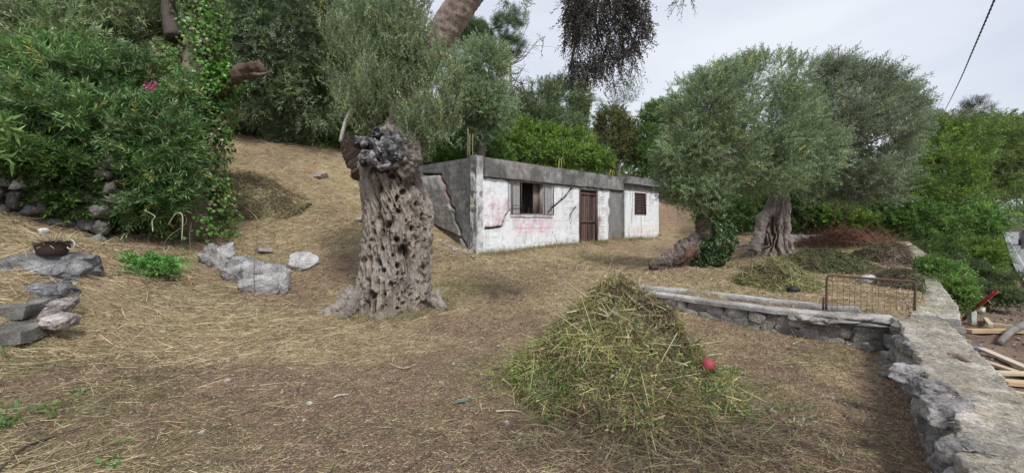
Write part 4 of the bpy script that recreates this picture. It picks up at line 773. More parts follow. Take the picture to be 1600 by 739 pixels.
# louvred window of the side room
lv = build(reveal(HC, *louv, .09, .20, (.30, .25, .22)), 'louvred_window', M_wood, hut)
m = MB(); box(m, HC + HD * (louv[0] + louv[1]) / 2 + UZ * (louv[2] + louv[3]) / 2 + HB * .08, HD * (louv[1] - louv[0]), HB * .01, UZ * (louv[3] - louv[2]), (.05, .04, .035)); build(m, 'backing', M_wood, lv)
for k in range(13):
    m = MB(); z = louv[2] + .05 + k * (louv[3] - louv[2] - .08) / 12.; box(m, HC + HD * (louv[0] + louv[1]) / 2 + UZ * z + HN * .05, HD * (louv[1] - louv[0] - .08), HN * .05 - UZ * .03, UZ * .012 + HN * .004, (.17, .11, .10)); build(m, 'slat', M_wood, lv)
for s in (louv[0] + .03, louv[1] - .03):
    m = MB(); box(m, HC + HD * s + UZ * (louv[2] + louv[3]) / 2 + HN * .07, HD * .05, HN * .06, UZ * (louv[3] - louv[2] - .02), (.15, .10, .09)); build(m, 'stile', M_wood, lv)
# starter bars sticking out of the roof
def rebar(s, t, h, n, loop, seed, col=(.34, .33, .09)):
    r = np.random.default_rng(seed)
    for k in range(n):
        p = HC + HD * (s + (k - n / 2) * .1) + HB * (t + r.uniform(-.05, .05)) + UZ * 3.3; m = MB(); hh = h * r.uniform(.85, 1.1)
        if loop: tube(m, [p, p + UZ * hh * .6 + HD * .02, p + UZ * hh * .95 + HD * .05, p + UZ * hh + HD * .10, p + UZ * hh * .9 + HD * .16, p + UZ * hh * .55 + HD * .18], .012, 18, 6, 0, 1, k, col=col)
        else: tube(m, [p, p + UZ * hh + HD * r.normal() * .03], .011, 4, 6, 0, 1, k, col=col)
        build(m, 'rebar', M_rust, hut)
rebar(.05, .25, .85, 3, False, 1, (.32, .31, .17)); rebar(4.1, .2, .55, 3, True, 2); rebar(7.5, .2, .42, 3, True, 3); rebar(10.9, .3, .38, 3, True, 4)
mb = MB()
r = np.random.default_rng(15)                                           # rubble at the broken corner
rub = thing('rubble_heap', 'fallen plaster rubble at the foot of the cracked grey left wall of the hut', 'rubble', gp(700, 11.4))
for k in range(34):
    px = r.uniform(668, 740); Y = 11.2 + (740 - px) * .014 + r.uniform(-.5, .15); p = gp(px, Y); s = r.uniform(.06, .2); m = MB(); rock(m, p + V(0, 0, s * .1), (s, s * .8, s * .6), 400 + k, 1, .1, .5, lambda q, l: (.38, .35, .32) if k % 3 else (.5, .5, .49), r.uniform(0, 3), 3); build(m, 'lump', M_stone, rub)

r = np.random.default_rng(16); n = 5200; q = r.uniform(-.1, 11.4, n); o_ = np.abs(r.normal(size=n)) * .14 + .02 + .10 * (q > 8); x = HC[0] + HD[0] * q + HN[0] * o_; y = HC[1] + HD[1] * q + HN[1] * o_; kp = fb2(x, y, 1.6, 91, 3) > -.12; x, y = x[kp], y[kp]; n = len(x); L = r.uniform(.05, .20, n)
mb = MB(); ribbons(mb, np.stack([x, y, zg(x, y) - .01], -1), nrm(r.normal(size=(n, 3)) * V(1, 1, .4) + V(0, 0, .6)), L, r.uniform(.008, .016, n), r.normal(size=(n, 3)) * .4 * L[:, None], np.array([(.34, .32, .16), (.46, .39, .25), (.24, .28, .11), (.26, .19, .13)])[r.integers(0, 4, n)], 2, r)
tag(build(mb, 'wall_foot_weeds', M_straw, loc=(3, 15, .7)), 'ragged dry weeds growing along the foot of the hut front', 'weeds', kind='stuff')
# ------------------------------------------------------------------ stone walls
def stcol(base, seed, lich=.3):
    def f(q, p):
        c = mixc(np.asarray(base) * .65, np.asarray(base) * 1.3, sst(-.5, .5, fbm(q * 5 + seed, seed, 4))); l = sst(.15, .5, fbm(q * 9 + seed, seed + 3, 3)) * lich; return c * (1 - l[:, None]) + V(.52, .52, .50) * l[:, None]
    return f
proto = {}
def wall_stone(parent, c, size, rotz, seed, base=(.27, .255, .24), sub=2):
    m = MB(); blockrock(m, c, size, seed, 3 if sub < 3 else 9, .07 if sub < 3 else .10, stcol(base, seed), rotz, .17, 5., np.random.default_rng(seed + 1).normal() * .07); o = build(m, 'stone', M_stone, parent); return o
# terrace wall
tw_pts = np.array([[2.28, 7.12], [2.42, 6.85], [2.91, 6.27], [3.5, 5.70], [4.11, 5.27], [4.80, 5.08]])
tw = thing('terrace_wall', 'low fieldstone retaining wall with pale concrete coping between terrace and front yard', 'wall', (3.5, 5.75, .1))
def polyline(pts, n):
    d = np.r_[0, np.cumsum(np.linalg.norm(np.diff(pts, axis=0), axis=1))]; t = np.linspace(0, d[-1], n); return np.stack([np.interp(t, d, pts[:, k]) for k in range(pts.shape[1])], -1), d[-1]
def strip_body(mb, pts, w0, w1, zb, zt, n=120, amp=.01, colf=None, seed=0, nz_=8, nw=8):
    """a body following a polyline: offsets w0..w1 to the left of travel, zb/zt bottom and top height (callables of t)"""
    c, Lg = polyline(pts, n); tdir = nrm(np.gradient(c, axis=0)); nl = np.stack([-tdir[:, 1], tdir[:, 0]], -1); t = np.linspace(0, 1, n)
    prof = [(0, k / nz_) for k in range(nz_)] + [(k / nw, 1) for k in range(nw)] + [(1, 1 - k / nz_) for k in range(nz_ + 1)]
    rings = []
    for (a, b) in prof:
        w_ = w0(t) + (w1(t) - w0(t)) * a; xy = c + nl * w_[:, None]; z = zb(t) + (zt(t) - zb(t)) * b; rings.append(np.stack([xy[:, 0], xy[:, 1], z], -1))
    v = np.stack(rings, 1); q = v * 7 + seed; dd = np.stack([fbm(q, seed + 1, 4), fbm(q + 30, seed + 2, 4), fbm(q + 60, seed + 3, 4)], -1) * amp; v = v + dd
    m = len(prof); vv = v.reshape(-1, 3); mb.add(vv, grid_faces(n, m)[:, ::-1], colf(vv) if colf else None)
    for e in (0, n - 1): mb.add(v[e], np.array([list(range(m))]) if e else np.array([list(range(m))[::-1]]), colf(v[e]) if colf else None)
K = lambda x: (lambda t: x + 0 * t)
mcol = lambda v: mixc((.16, .145, .13), (.28, .26, .24), sst(-.5, .5, fbm(v * 6, 5, 4)))
ccol = lambda v: mixc((.30, .285, .26), (.50, .49, .47), sst(-.45, .45, fbm(v * 4, 6, 4)))
mb = MB(); strip_body(mb, tw_pts, K(.085), K(.22), K(-.15), K(.325), 140, .02, mcol, 3); build(mb, 'mortar_core', M_stone, tw)
mb = MB(); strip_body(mb, tw_pts, lambda t: -.01 + 0 * t, lambda t: .24 + 0 * t, K(.325), K(.385), 260, .007, ccol, 4, 3, 10); build(mb, 'coping', M_conc, tw)
c, Lg = polyline(tw_pts, 200); r = np.random.default_rng(17)
for row, (z0, z1) in enumerate([(-.06, .09), (.08, .20), (.19, .315)]):
    s = 0.15 + r.uniform(0, .1)
    while s < Lg - .1:
        wd = r.uniform(.13, .34); i = int(min(199, (s + wd / 2) / Lg * 199)); p = c[i]; td = nrm(c[min(i + 2, 199)] - c[max(i - 2, 0)]); nl = V(-td[1], td[0])
        h = (z1 - z0) * r.uniform(1.0, 1.35); q = p + nl * (.075 + r.uniform(-.015, .012)); gz_ = zs(*(p - nl * .1))
        if z1 > gz_ - .02: wall_stone(tw, (q[0], q[1], (z0 + z1) / 2 + r.uniform(-.01, .01)), (wd * 1.10, .15, h * 1.12), math.atan2(td[1], td[0]), 500 + int(s * 100) + row * 777, [(.27, .255, .24), (.32, .30, .28), (.22, .205, .19)][r.integers(0, 3)])
        s += wd
# flat stacked slabs near the corner
for k in range(14):
    f_ = r.uniform(.72, 1.0) if k > 4 else .76 + k * .055; p = c[int(f_ * 199)]; wall_stone(tw, (p[0] + .0, p[1] + .04 + r.uniform(-.02, .03), .34 + (k % 3) * .045 - .05), (r.uniform(.25, .45), .26, .05), r.uniform(-.5, .1), 900 + k, (.36, .34, .32))
# rear kerb of the channel
kb = thing('channel_kerb', 'thin concrete kerb behind the narrow channel on top of the terrace wall', 'kerb', (3.6, 6.2, .3))
kpts = np.array([[2.14, 7.35], [2.5, 7.03], [3.17, 6.60], [3.80, 6.03], [4.36, 5.63], [4.7, 5.52]])
mb = MB(); strip_body(mb, kpts, K(0), K(.20), K(.0), lambda t: .46 - .04 * t, 240, .006, lambda v: np.where((v[:, 2] > .40)[:, None], ccol(v), mixc((.10, .09, .085), (.17, .155, .145), sst(-.4, .4, fbm(v * 5, 4, 3)))), 8, 5, 9); build(mb, 'kerb_body', M_conc, kb)
mb = MB(); strip_body(mb, (kpts + tw_pts) / 2, K(-.12), K(.15), K(.0), K(.27), 120, .01, lambda v: mixc((.16, .13, .10), (.25, .20, .15), sst(-.4, .4, fbm(v * 7, 3, 3))), 9, 2, 5); build(mb, 'channel_bed', M_conc, kb)

# right garden wall: near length and far length
def topcol(v):
    n = fbm(v * 3.2, 7, 4); c = mixc((.30, .285, .27), (.54, .525, .50), sst(-.45, .45, n)); l = sst(.12, .42, fbm(v * 5.5 + 3, 12, 4)) * .6; c = c * (1 - l[:, None]) + V(.33, .29, .23) * l[:, None]
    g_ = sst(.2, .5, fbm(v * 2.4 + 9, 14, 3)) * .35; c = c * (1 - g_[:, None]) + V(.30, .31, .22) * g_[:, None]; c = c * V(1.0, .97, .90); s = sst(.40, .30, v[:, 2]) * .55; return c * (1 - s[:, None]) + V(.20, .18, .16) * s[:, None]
gw = thing('garden_wall', 'near length of broad rubble wall with crumbling concrete top in the lower right corner', 'wall', (3.4, 3.2, 0))
nwp = np.array([[-1.4, -2.5], [2.17, 1.95], [2.60, 2.42], [2.85, 2.75], [3.25, 3.25], [3.9, 4.05], [4.74, 5.08]])
def strip_cap(mb, pts, wL, wR, zt, zb, n, nw, amp, colf, seed):
    c, Lg = polyline(pts, n); td = nrm(np.gradient(c, axis=0)); nr_ = np.stack([td[:, 1], -td[:, 0]], -1); t = np.linspace(0, 1, n); rows_ = []
    rag = .05 * fbm(np.stack([c[:, 0] * 3.5, c[:, 1] * 3.5, c[:, 0] * 0], -1), seed, 4) * 1.6
    U = [(-.005, -1.), (-.002, -.6), (0, -.25)] + [(k / nw, 0) for k in range(nw + 1)] + [(1.0, -.5), (1.0, -1.)]
    for (u, dz) in U:
        w_ = (wL + rag * (1 - min(max(u, 0), 1) * 4 if u < .25 else 0)) * (1) + (wR - wL) * u; xy = c + nr_ * (w_ if np.ndim(w_) else np.full(n, w_))[:, None]; z = np.interp(t, np.linspace(0, 1, len(zt)), zt) + dz * (zb); rows_.append(np.stack([xy[:, 0], xy[:, 1], z], -1))
    v = np.stack(rows_, 1); q = v.reshape(-1, 3); top = np.array([0 if dz else 1 for _, dz in U])[None, :, None]
    dx = fbm(v * 6 + seed, seed + 1, 4); hgt = .035 * fbm(v * V(4, 4, 1), seed + 2, 5) + .022 * (1 - 2 * np.abs(fbm(v * V(7, 7, 1) + 4, seed + 5, 3))) + .008 * fbm(v * 26, seed + 6, 3)
    v = v + np.stack([dx * amp, fbm(v * 6 + 40, seed + 3, 4) * amp, hgt], -1); vv = v.reshape(-1, 3); mb.add(vv, grid_faces(n, len(U)), colf(vv))
    for e in (0, n - 1): mb.add(v[e], np.array([list(range(len(U)))]), colf(v[e]))
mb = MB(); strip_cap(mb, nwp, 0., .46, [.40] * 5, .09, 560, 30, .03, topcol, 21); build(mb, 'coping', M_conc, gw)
mb = MB(); c2 = nwp.copy(); strip_body(mb, c2, K(-.42), K(-.07), K(-.8), K(.33), 150, .03, mcol, 33); build(mb, 'rubble_core', M_stone, gw)
c, Lg = polyline(nwp, 400); r = np.random.default_rng(27)
for row, (z0, z1) in enumerate([(-.10, .06), (.05, .19), (.18, .31)]):
    s = 3.6
    while s < Lg:
        wd = r.uniform(.16, .36); i = int(min(399, (s + wd / 2) / Lg * 399)); p = c[i]; td = nrm(c[min(i + 2, 399)] - c[max(i - 2, 0)]); nr_ = V(td[1], -td[0])
        q = p + nr_ * (.09 + r.uniform(-.045, .03) + row * .015 - .02); wall_stone(gw, (q[0], q[1], (z0 + z1) / 2 + r.uniform(-.015, .015)), (wd * 1.06, .24, (z1 - z0) * r.uniform(1.0, 1.3)), math.atan2(td[1], td[0]) + r.normal() * .08, 1500 + int(s * 100) + row * 777, [(.33, .315, .30), (.38, .36, .34), (.27, .25, .235)][r.integers(0, 3)], 3)
        s += wd * .97
for (px, py, Y, sx, sy, sz, rz) in ((1486, 640, 2.62, .28, .26, .15, .9), (1512, 715, 2.18, .25, .26, .2, .8), (1454, 608, 2.9, .22, .2, .13, 1.2), (1418, 585, 3.3, .2, .2, .14, .6), (1408, 515, 4.75, .22, .2, .12, .6), (1425, 545, 3.9, .24, .2, .12, .9)):
    m = MB(); blockrock(m, P(px, py, Y), (sx * .9, sy * .9, sz), int(px), 16, .13, stcol((.36, .345, .34), int(py)), rz, .25, 5.); build(m, 'stone', M_stone, gw)
# straw bits on the near wall top
fw = thing('garden_wall', 'far length of garden wall with paler flat top, running from the rusty frame to the trees', 'wall', (9, 9.4, .3))
fwp = np.array([[5.25, 5.36], [5.98, 6.05], [7.62, 7.85], [11.3, 11.75], [13.2, 14.2]])
def topcol2(v): 
    c = mixc((.33, .32, .29), (.52, .51, .47), sst(-.45, .45, fbm(v * 3.2, 7, 4))); l = sst(.0, .42, fbm(v * 4.5 + 3, 12, 4)) * .6; return c * (1 - l[:, None]) + V(.31, .30, .17) * l[:, None]
mb = MB(); strip_cap(mb, fwp, 0., .42, [.36, .385, .43, .55, .70, .87], .12, 420, 22, .02, topcol2, 22); build(mb, 'coping', M_conc, fw)
mb = MB(); strip_body(mb, fwp, K(-.40), K(-.02), K(-.9), lambda t: np.interp(t, np.linspace(0, 1, 6), [.28, .31, .35, .47, .62, .79]), 120, .03, mcol, 43); build(mb, 'rubble_core', M_stone, fw)
td = nrm(fwp[1] - fwp[0]); nr_ = V(td[1], -td[0])
for row in range(5):
    for k in range(2 + row % 2):
        q = fwp[0] + nr_ * (.05 + (k + .5) * .42 / (2 + row % 2)) - td * .02; wall_stone(fw, (q[0], q[1], .25 - row * .115), (.42 / (2 + row % 2) * 1.05, .2, .12), math.atan2(nr_[1], nr_[0]), 2500 + row * 10 + k, (.22, .205, .19))
r = np.random.default_rng(37); c, Lg = polyline(nwp, 400); n = 9000; i = r.integers(120, 399, n); td_ = nrm(np.gradient(c, axis=0)); nr2 = np.stack([td_[:, 1], -td_[:, 0]], -1); xy = c[i] + nr2[i] * r.uniform(.0, .44, n)[:, None]; L = r.uniform(.008, .045, n)
mb = MB(); ribbons(mb, np.stack([xy[:, 0], xy[:, 1], .425 + r.uniform(-.01, .03, n)], -1), nrm(r.normal(size=(n, 3)) * V(1, 1, .08)), L, r.uniform(.002, .0045, n), r.normal(size=(n, 3)) * V(.2, .2, 0) * L[:, None], np.array([(.50, .46, .37), (.34, .29, .22), (.60, .56, .46), (.22, .18, .15), (.36, .36, .24)])[r.integers(0, 5, n)], 1, r)
c, Lg = polyline(fwp, 400); n = 6000; i = r.integers(0, 399, n); td_ = nrm(np.gradient(c, axis=0)); nr2 = np.stack([td_[:, 1], -td_[:, 0]], -1); xy = c[i] + nr2[i] * r.uniform(.0, .4, n)[:, None]; L = r.uniform(.015, .06, n); zt_ = np.interp(i / 399, np.linspace(0, 1, 6), [.36, .385, .43, .55, .70, .87])
ribbons(mb, np.stack([xy[:, 0], xy[:, 1], zt_ + .03 + r.uniform(-.01, .02, n)], -1), nrm(r.normal(size=(n, 3)) * V(1, 1, .08)), L, r.uniform(.004, .009, n), r.normal(size=(n, 3)) * V(.2, .2, 0) * L[:, None], np.array([(.50, .47, .37), (.38, .36, .27), (.58, .54, .44), (.30, .29, .20)])[r.integers(0, 4, n)], 1, r)
tag(build(mb, 'wall_straw', M_straw, loc=(4, 4, .4)), 'bits of straw lying on the rough wall tops', 'straw', kind='stuff')
mb = MB(); tube(mb, [P(1480, 552, 3.55), P(1497, 556, 3.5), P(1515, 566, 3.4)], [.012, .022, .018], 10, 6, .2, 6, 3, col=(.24, .18, .13)); tag(build(mb, 'stick', M_wood, loc=P(1497, 556, 3.5)), 'short broken bark stick lying on the near wall top', 'stick')
# low kerb across the terrace end
mb = MB(); rough_box(mb, P(1262, 372, 15.2) + V(0, 0, -.08), V(2.7, .3, 0), V(0, .35, 0), V(0, 0, .38), .08, .02, 5, 3, ccol); tag(build(mb, 'end_wall', M_conc, loc=P(1262, 372, 15.2)), 'low concrete wall closing the far end of the terrace behind the brush pile', 'wall')
# loose stones near the corner
for k, (px, py, Y, s) in enumerate([(1357, 545, 5.0, (.13, .12, .15)), (1385, 556, 4.85, (.2, .15, .08)), (1377, 570, 4.6, (.16, .12, .08)), (1385, 590, 4.2, (.14, .12, .07)), (1395, 575, 4.45, (.2, .16, .1))]):
    p = P(px, py, Y); m = MB(); rock(m, (p[0], p[1], zs(p[0], p[1]) + s[2] * .3), s, 40 + k, 3, .15, .5, stcol((.42, .40, .38) if k == 0 else (.32, .30, .27), k), k * .7); tag(build(m, 'stone', M_stone, loc=p), ['pale upright loose stone before the wall corner', 'flat grey loose stone touching the terrace wall corner', 'brownish loose stone just below the wall corner', 'lowest loose stone at the foot of the near garden wall', 'loose stone wedged against the near garden wall'][k], 'stone', 'loose stones at the wall corner')

# ------------------------------------------------------------------ rusty frame (old bed end) on the wall
bf = thing('bed_frame', 'rusty iron bed end with rounded corners and wire mesh propped on the wall corner', 'bed frame', P(1290, 483, 5.55))
a0, a1, b1, b0 = P(1291, 484, 5.55), P(1292, 430, 5.55), P(1430, 440, 5.30), P(1429, 485, 5.30)
m = MB(); tube(m, [a0, a1 - V(0, 0, .07), a1 + (b1 - a1) * .02 - V(0, 0, .015), a1 + (b1 - a1) * .07, a1 + (b1 - a1) * .5, b1 - (b1 - a1) * .07, b1 - (b1 - a1) * .015 - V(0, 0, .02), b1 - V(0, 0, .08), b0], .014, 60, 8, .04, 20, 3, col=(.125, .07, .055)); build(m, 'tube_frame', M_rust, bf)
m = MB(); tube(m, [P(1286, 484, 5.6), P(1287, 464, 5.6)], .013, 4, 8, 0, 1, 3, col=(.17, .10, .08)); build(m, 'post', M_rust, bf)
for k in range(1, 15):
    t = k / 15; m = MB(); lo = a0 + (b0 - a0) * t; hi = a1 + (b1 - a1) * t; tube(m, [lo, (lo + hi) / 2 + V(.006 * math.sin(k * 2.1), 0, 0), hi], .0028, 5, 4, 0, 1, k, col=(.20, .13, .10)); build(m, 'wire', M_rust, bf)
for k in range(1, 7):
    t = k / 7; m = MB(); l_ = a0 + (a1 - a0) * t; h_ = b0 + (b1 - b0) * t; tube(m, [l_, (l_ + h_) / 2 + V(0, 0, .006 * math.sin(k * 3)), h_], .0028, 7, 4, 0, 1, k, col=(.20, .13, .10)); build(m, 'wire', M_rust, bf)
# plastic bag, black lump
p = gp(1358, 7.3); v, f = ICO[4]; rr3 = 1 + .35 * (1 - 2 * np.abs(fbm(v * 2.2, 5, 4))); m = MB(); m.add(v * rr3[:, None] * V(.11, .09, .07) + p + V(0, 0, .05), f, (.70, .72, .76)); tag(build(m, 'plastic_bag', M_plastic, loc=p), 'crumpled white plastic bag on the terrace seen through the rusty frame', 'bag')
p = gp(1240, 6.55); m = MB(); m.add(ICO[3][0] * (1 + .2 * fbm(ICO[3][0] * 2, 8, 3))[:, None] * V(.10, .08, .06) + p + V(0, 0, .05), ICO[3][1], (.02, .02, .022)); tag(build(m, 'black_lump', M_rubber, loc=p), 'small black rubber lump beside the yellow-green weed heap', 'rubbish')

# ------------------------------------------------------------------ rocks and step on the left
def boulder(px, py, Y, size, seed, label, base=(.34, .34, .35), rz=0., sub=5, rough=.2, boxy=.4, cat='rock', group=None, z=None):
    p = P(px, py, Y) if px < 150 else hit(px, py + 6); m = MB()
    if px < 150: blockrock(m, p, size, seed, 22, .13, stcol(base, seed, .4), rz, .22, 4.5)
    else: p = p + V(0, 0, size[2] * .2); rock(m, p, size, seed, sub, rough, boxy, stcol(base, seed, .5), rz, 12)
    return tag(build(m, 'boulder', M_stone, loc=p), label, cat, group)
boulder(74, 438, 5.2, (.84, .7, .60), 71, 'large flat grey boulder just below the brown pot', (.235, .235, .245), .3)
boulder(-4, 446, 4.95, (.72, .7, .64), 72, 'dark grey boulder at the left edge beside the step', (.20, .20, .21), .1)
boulder(44, 462, 4.85, (.74, .5, .36), 76, 'dark low rock wedged under the flat boulder above the step', (.23, .23, .24), .2)
boulder(98, 476, 4.6, (.24, .22, .16), 73, 'pale reddish stone under the large flat boulder', (.40, .355, .34), .5, 4)
boulder(92, 503, 4.25, (.22, .2, .14), 74, 'pale stone beside the lower step, lowest of the left rocks', (.44, .39, .38), .2, 4)
boulder(82, 491, 4.4, (.18, .17, .11), 75, 'small brown stone between the two pale stones by the step', (.30, .26, .24), .8, 4)
boulder(20, 408, 5.5, (.3, .3, .2), 77, 'small grey stone behind the dark left boulder', (.32, .31, .31), .8, 4)
outc = thing('rock_outcrop', 'long craggy pale grey limestone outcrop left of the round boulder', 'rock', hit(380, 448))
for k, (px, py, s_, rz, tl) in enumerate([(330, 414, (.34, .36, .52), .3, .3), (350, 418, (.36, .4, .62), .5, .15), (372, 428, (.46, .42, .56), .5, .4), (395, 440, (.46, .42, .62), .3, .2), (420, 448, (.50, .44, .66), .6, -.2), (405, 458, (.50, .36, .36), .5, .2), (436, 455, (.26, .34, .40), .2, .1), (362, 440, (.34, .3, .34), .1, .3), (318, 416, (.2, .2, .30), .1, .2)]):
    q = hit(px, py); m = MB(); blockrock(m, q + V(0, .08, .09), s_, 81 + k * 3, 16, .14, stcol((.36, .35, .355), 81 + k, .45), rz, .22, 4., tl); build(m, 'rock_block', M_stone, outc)
boulder(475, 409, 8.3, (.66, .6, .52), 96, 'round pale grey boulder alone on the mown slope', (.46, .455, .46), .4, 5, .09, .15)
boulder(409, 389, 8.9, (.42, .35, .2), 97, 'small flat pinkish stone half buried behind the craggy outcrop', (.38, .34, .32), .4, 4, .15, .3)
boulder(503, 272, 12.6, (.60, .5, .22), 98, 'pale flat stone set in the brown mound', (.36, .33, .33), .2, 4, .15, .3)
boulder(562, 340, 10.3, (.42, .4, .26), 99, 'pinkish grey stone just left of the big trunk', (.36, .33, .32), .2, 4, .15, .3)
boulder(1160, 379, 14.2, (.6, .4, .16), 94, 'flat reddish stone between the two right olive trunks', (.36, .31, .28), .2, 4, .12, .5)
st = thing('stone_steps', 'two worn concrete steps at the left edge below the boulders', 'steps', P(10, 500, 4.2))
for (px, py, Y, sz) in ((-38, 486, 4.4, .13), (-48, 524, 4.0, .12)):
    m = MB(); p = P(px, py, Y); rough_box(m, p, V(1.1, .25, 0), V(-.15, .45, 0), V(0, 0, sz), .04, .03, 6, int(py), lambda v: mixc((.13, .13, .12), (.27, .26, .235), sst(-.5, .5, fbm(v * 5, 3, 4)))); build(m, 'step', M_conc, st)
# old pot
pp = P(82, 398, 5.15); pot = thing('pot', 'small round dark red-brown metal pot filled with dry grass standing on the flat boulder', 'pot', pp)
m = MB(); pr_ = [(.0, .0), (.115, .0), (.135, .02), (.155, .08), (.168, .165), (.178, .17), (.178, .182), (.16, .182), (.15, .13), (.0, .12)]; th = np.linspace(0, 2 * np.pi, 32, endpoint=False)
v = np.array([[(pp[0] + a * math.cos(t), pp[1] + a * math.sin(t), pp[2] + b) for (a, b) in pr_] for t in th]); m.add(v.reshape(-1, 3), grid_faces(32, len(pr_), True), (.055, .036, .034)); body = build(m, 'body', M_clay, pot)
r = np.random.default_rng(8); n = 520; a = r.uniform(0, 6.28, n); q = np.sqrt(r.uniform(0, 1, n)) * .15; m = MB(); L = r.uniform(.07, .16, n); ribbons(m, np.stack([pp[0] + np.cos(a) * q, pp[1] + np.sin(a) * q, pp[2] + .14 + 0 * a], -1), nrm(np.stack([np.cos(a), np.sin(a), np.full(n, 1.)], -1) + r.normal(size=(n, 3)) * .6), L, r.uniform(.006, .014, n), r.normal(size=(n, 3)) * .2 * L[:, None], np.array([(.50, .43, .27), (.40, .33, .2), (.6, .53, .36)])[r.integers(0, 3, n)], 2, r); build(m, 'dry_grass', M_straw, pot)['kind'] = 'stuff'
m = MB(); c_ = pp + V(.25, -.02, .13); tube(m, [c_ + V(.05 * math.cos(t), 0, .06 * math.sin(t)) for t in np.linspace(-2.6, 2.2, 9)], .007, 26, 6, 0, 1, 1, col=(.5, .48, .42)); build(m, 'handle', M_rust, pot)
m = MB(); rock(m, P(70, 362, 5.6), (.14, .12, .11), 12, 3, .1, .6, stcol((.55, .54, .52), 3)); tag(build(m, 'stone', M_stone, loc=P(70, 362, 5.6)), 'small whitish stone behind the brown pot', 'stone')
# dry stone wall at far left
lw = thing('dry_stone_wall', 'shaded old dry stone wall behind the pot at the left edge', 'wall', (-7.7, 6.7, 1.5))
r = np.random.default_rng(47); wa, wb = V(-9.6, 6.0), V(-7.1, 7.15); td = nrm(wb - wa); Lw = np.linalg.norm(wb - wa)
m = MB(); box(m, np.r_[(wa + wb) / 2 + V(-td[1], td[0]) * .25, 2.0], np.r_[wb - wa, 0], np.r_[V(-td[1], td[0]) * .3, 0], V(0, 0, 1.9), (.08, .075, .07)); build(m, 'core', M_stone, lw)
for row in range(7):
    s = r.uniform(-.15, .1)
    while s < Lw:
        wd = r.uniform(.14, .46); p = wa + td * (s + wd / 2); zz = 1.3 + row * .225; m = MB(); base_c = [(.20, .19, .18), (.15, .14, .13), (.27, .26, .25), (.12, .115, .11), (.42, .42, .41)][r.choice(5, p=[.3, .25, .2, .17, .08])]  # stone colours darkened to paint in the shade of the foliage
        blockrock(m, (p[0] + r.uniform(-.03, .03), p[1] + r.uniform(-.08, .08), zz + r.uniform(-.07, .07)), (wd * r.uniform(.85, 1.05), .36, r.uniform(.14, .28)), 3000 + row * 100 + int(s * 20), 8, .14, stcol(base_c, row), math.atan2(td[1], td[0]) + r.normal() * .2, .26, 3.2, r.normal() * .2); build(m, 'stone', M_stone, lw); s += wd

# ------------------------------------------------------------------ trees and shrubs on the left
def tree(name, label, cat, base, trunk, trad, blobs, n, L, k, ll, lw_, cols, seed, leafmat=None, bark=BK, seg=16, limb=True, crown_name='crown', group=None, bamp=.12, **kw):
    t = thing(name, label, cat, base, group); m = MB(); tube(m, trunk, trad, 10 * len(trunk), seg, bamp, 8, seed, colf=barkcol(bark, seed)); tk = build(m, 'trunk' if cat == 'tree' else 'stem', M_bark2, t)
    bl = blobs_px(blobs)
    if limb: m = MB(); limbs(m, trunk[-1], bl, np.atleast_1d(trad)[-1] * .75, seed, 2, .25, bark); build(m, 'branch', M_bark2, t)
    m = MB(); crown(m, bl, n, L, k, ll, lw_, cols, seed, **kw); build(m, crown_name, leafmat or M_leaf, t); return t
# oleander
b = gp(150, 7.4)
ol = tree('oleander_shrub', 'broad dark green oleander with narrow leaves and one pink flower, left of the ivy tree', 'shrub', b, [b - V(0, 0, .1), P(152, 310, 7.4), P(145, 278, 7.35)], [.06, .05, .045],
    [(120, 170, 7.3, 95, 70, .9), (70, 200, 7.2, 60, 50, .7), (190, 150, 7.6, 75, 70, .8), (240, 220, 7.5, 55, 55, .7), (110, 110, 7.8, 90, 45, .9), (250, 290, 7.6, 45, 42, .5), (190, 260, 7.5, 50, 38, .5), (30, 150, 7.4, 40, 60, .8), (215, 320, 7.5, 40, 22, .4), (270, 240, 7.6, 30, 60, .4), (280, 150, 7.8, 26, 40, .4)], 5600, .40, 22, .112, .021, OLEAN + [(.26, .36, .15)], 601, M_waxleaf, (.2, .19, .16), updir=.35, outw=.75, thr=-.25, freq=1.2, spread=.8, tw=.006)
m = MB(); 
for pts, rd in [([P(150, 300, 7.4), P(140, 275, 7.2), P(118, 255, 7.0), P(95, 238, 6.9), P(88, 215, 6.9)], .035), ([P(152, 310, 7.4), P(150, 270, 7.3), P(155, 240, 7.3), P(150, 200, 7.3)], .035), ([P(152, 330, 7.4), P(170, 300, 7.2), P(190, 260, 7.2)], .03), ([P(180, 345, 7.5), P(188, 300, 7.4), P(200, 240, 7.4)], .04), ([P(200, 320, 7.3), P(206, 305, 7.2), P(196, 300, 7.2)], .015)]:
    tube(m, pts, [rd, rd * .8, rd * .6], 22, 9, .08, 6, 3, col=(.24, .225, .18))
build(m, 'stem', M_bark2, ol)
m = MB(); r = np.random.default_rng(2); fp = P(238, 137, 6.75); n = 34; leaves(m, fp + r.normal(size=(n, 3)) * V(.05, .03, .025), nrm(r.normal(size=(n, 3)) + V(0, -.6, .2)), r.uniform(.04, .07, n), r.uniform(.03, .05, n), np.array([(.72, .07, .28), (.60, .04, .22), (.78, .2, .4)])[r.integers(0, 3, n)], r, fat=.65); build(m, 'flower', M_leaf, ol)
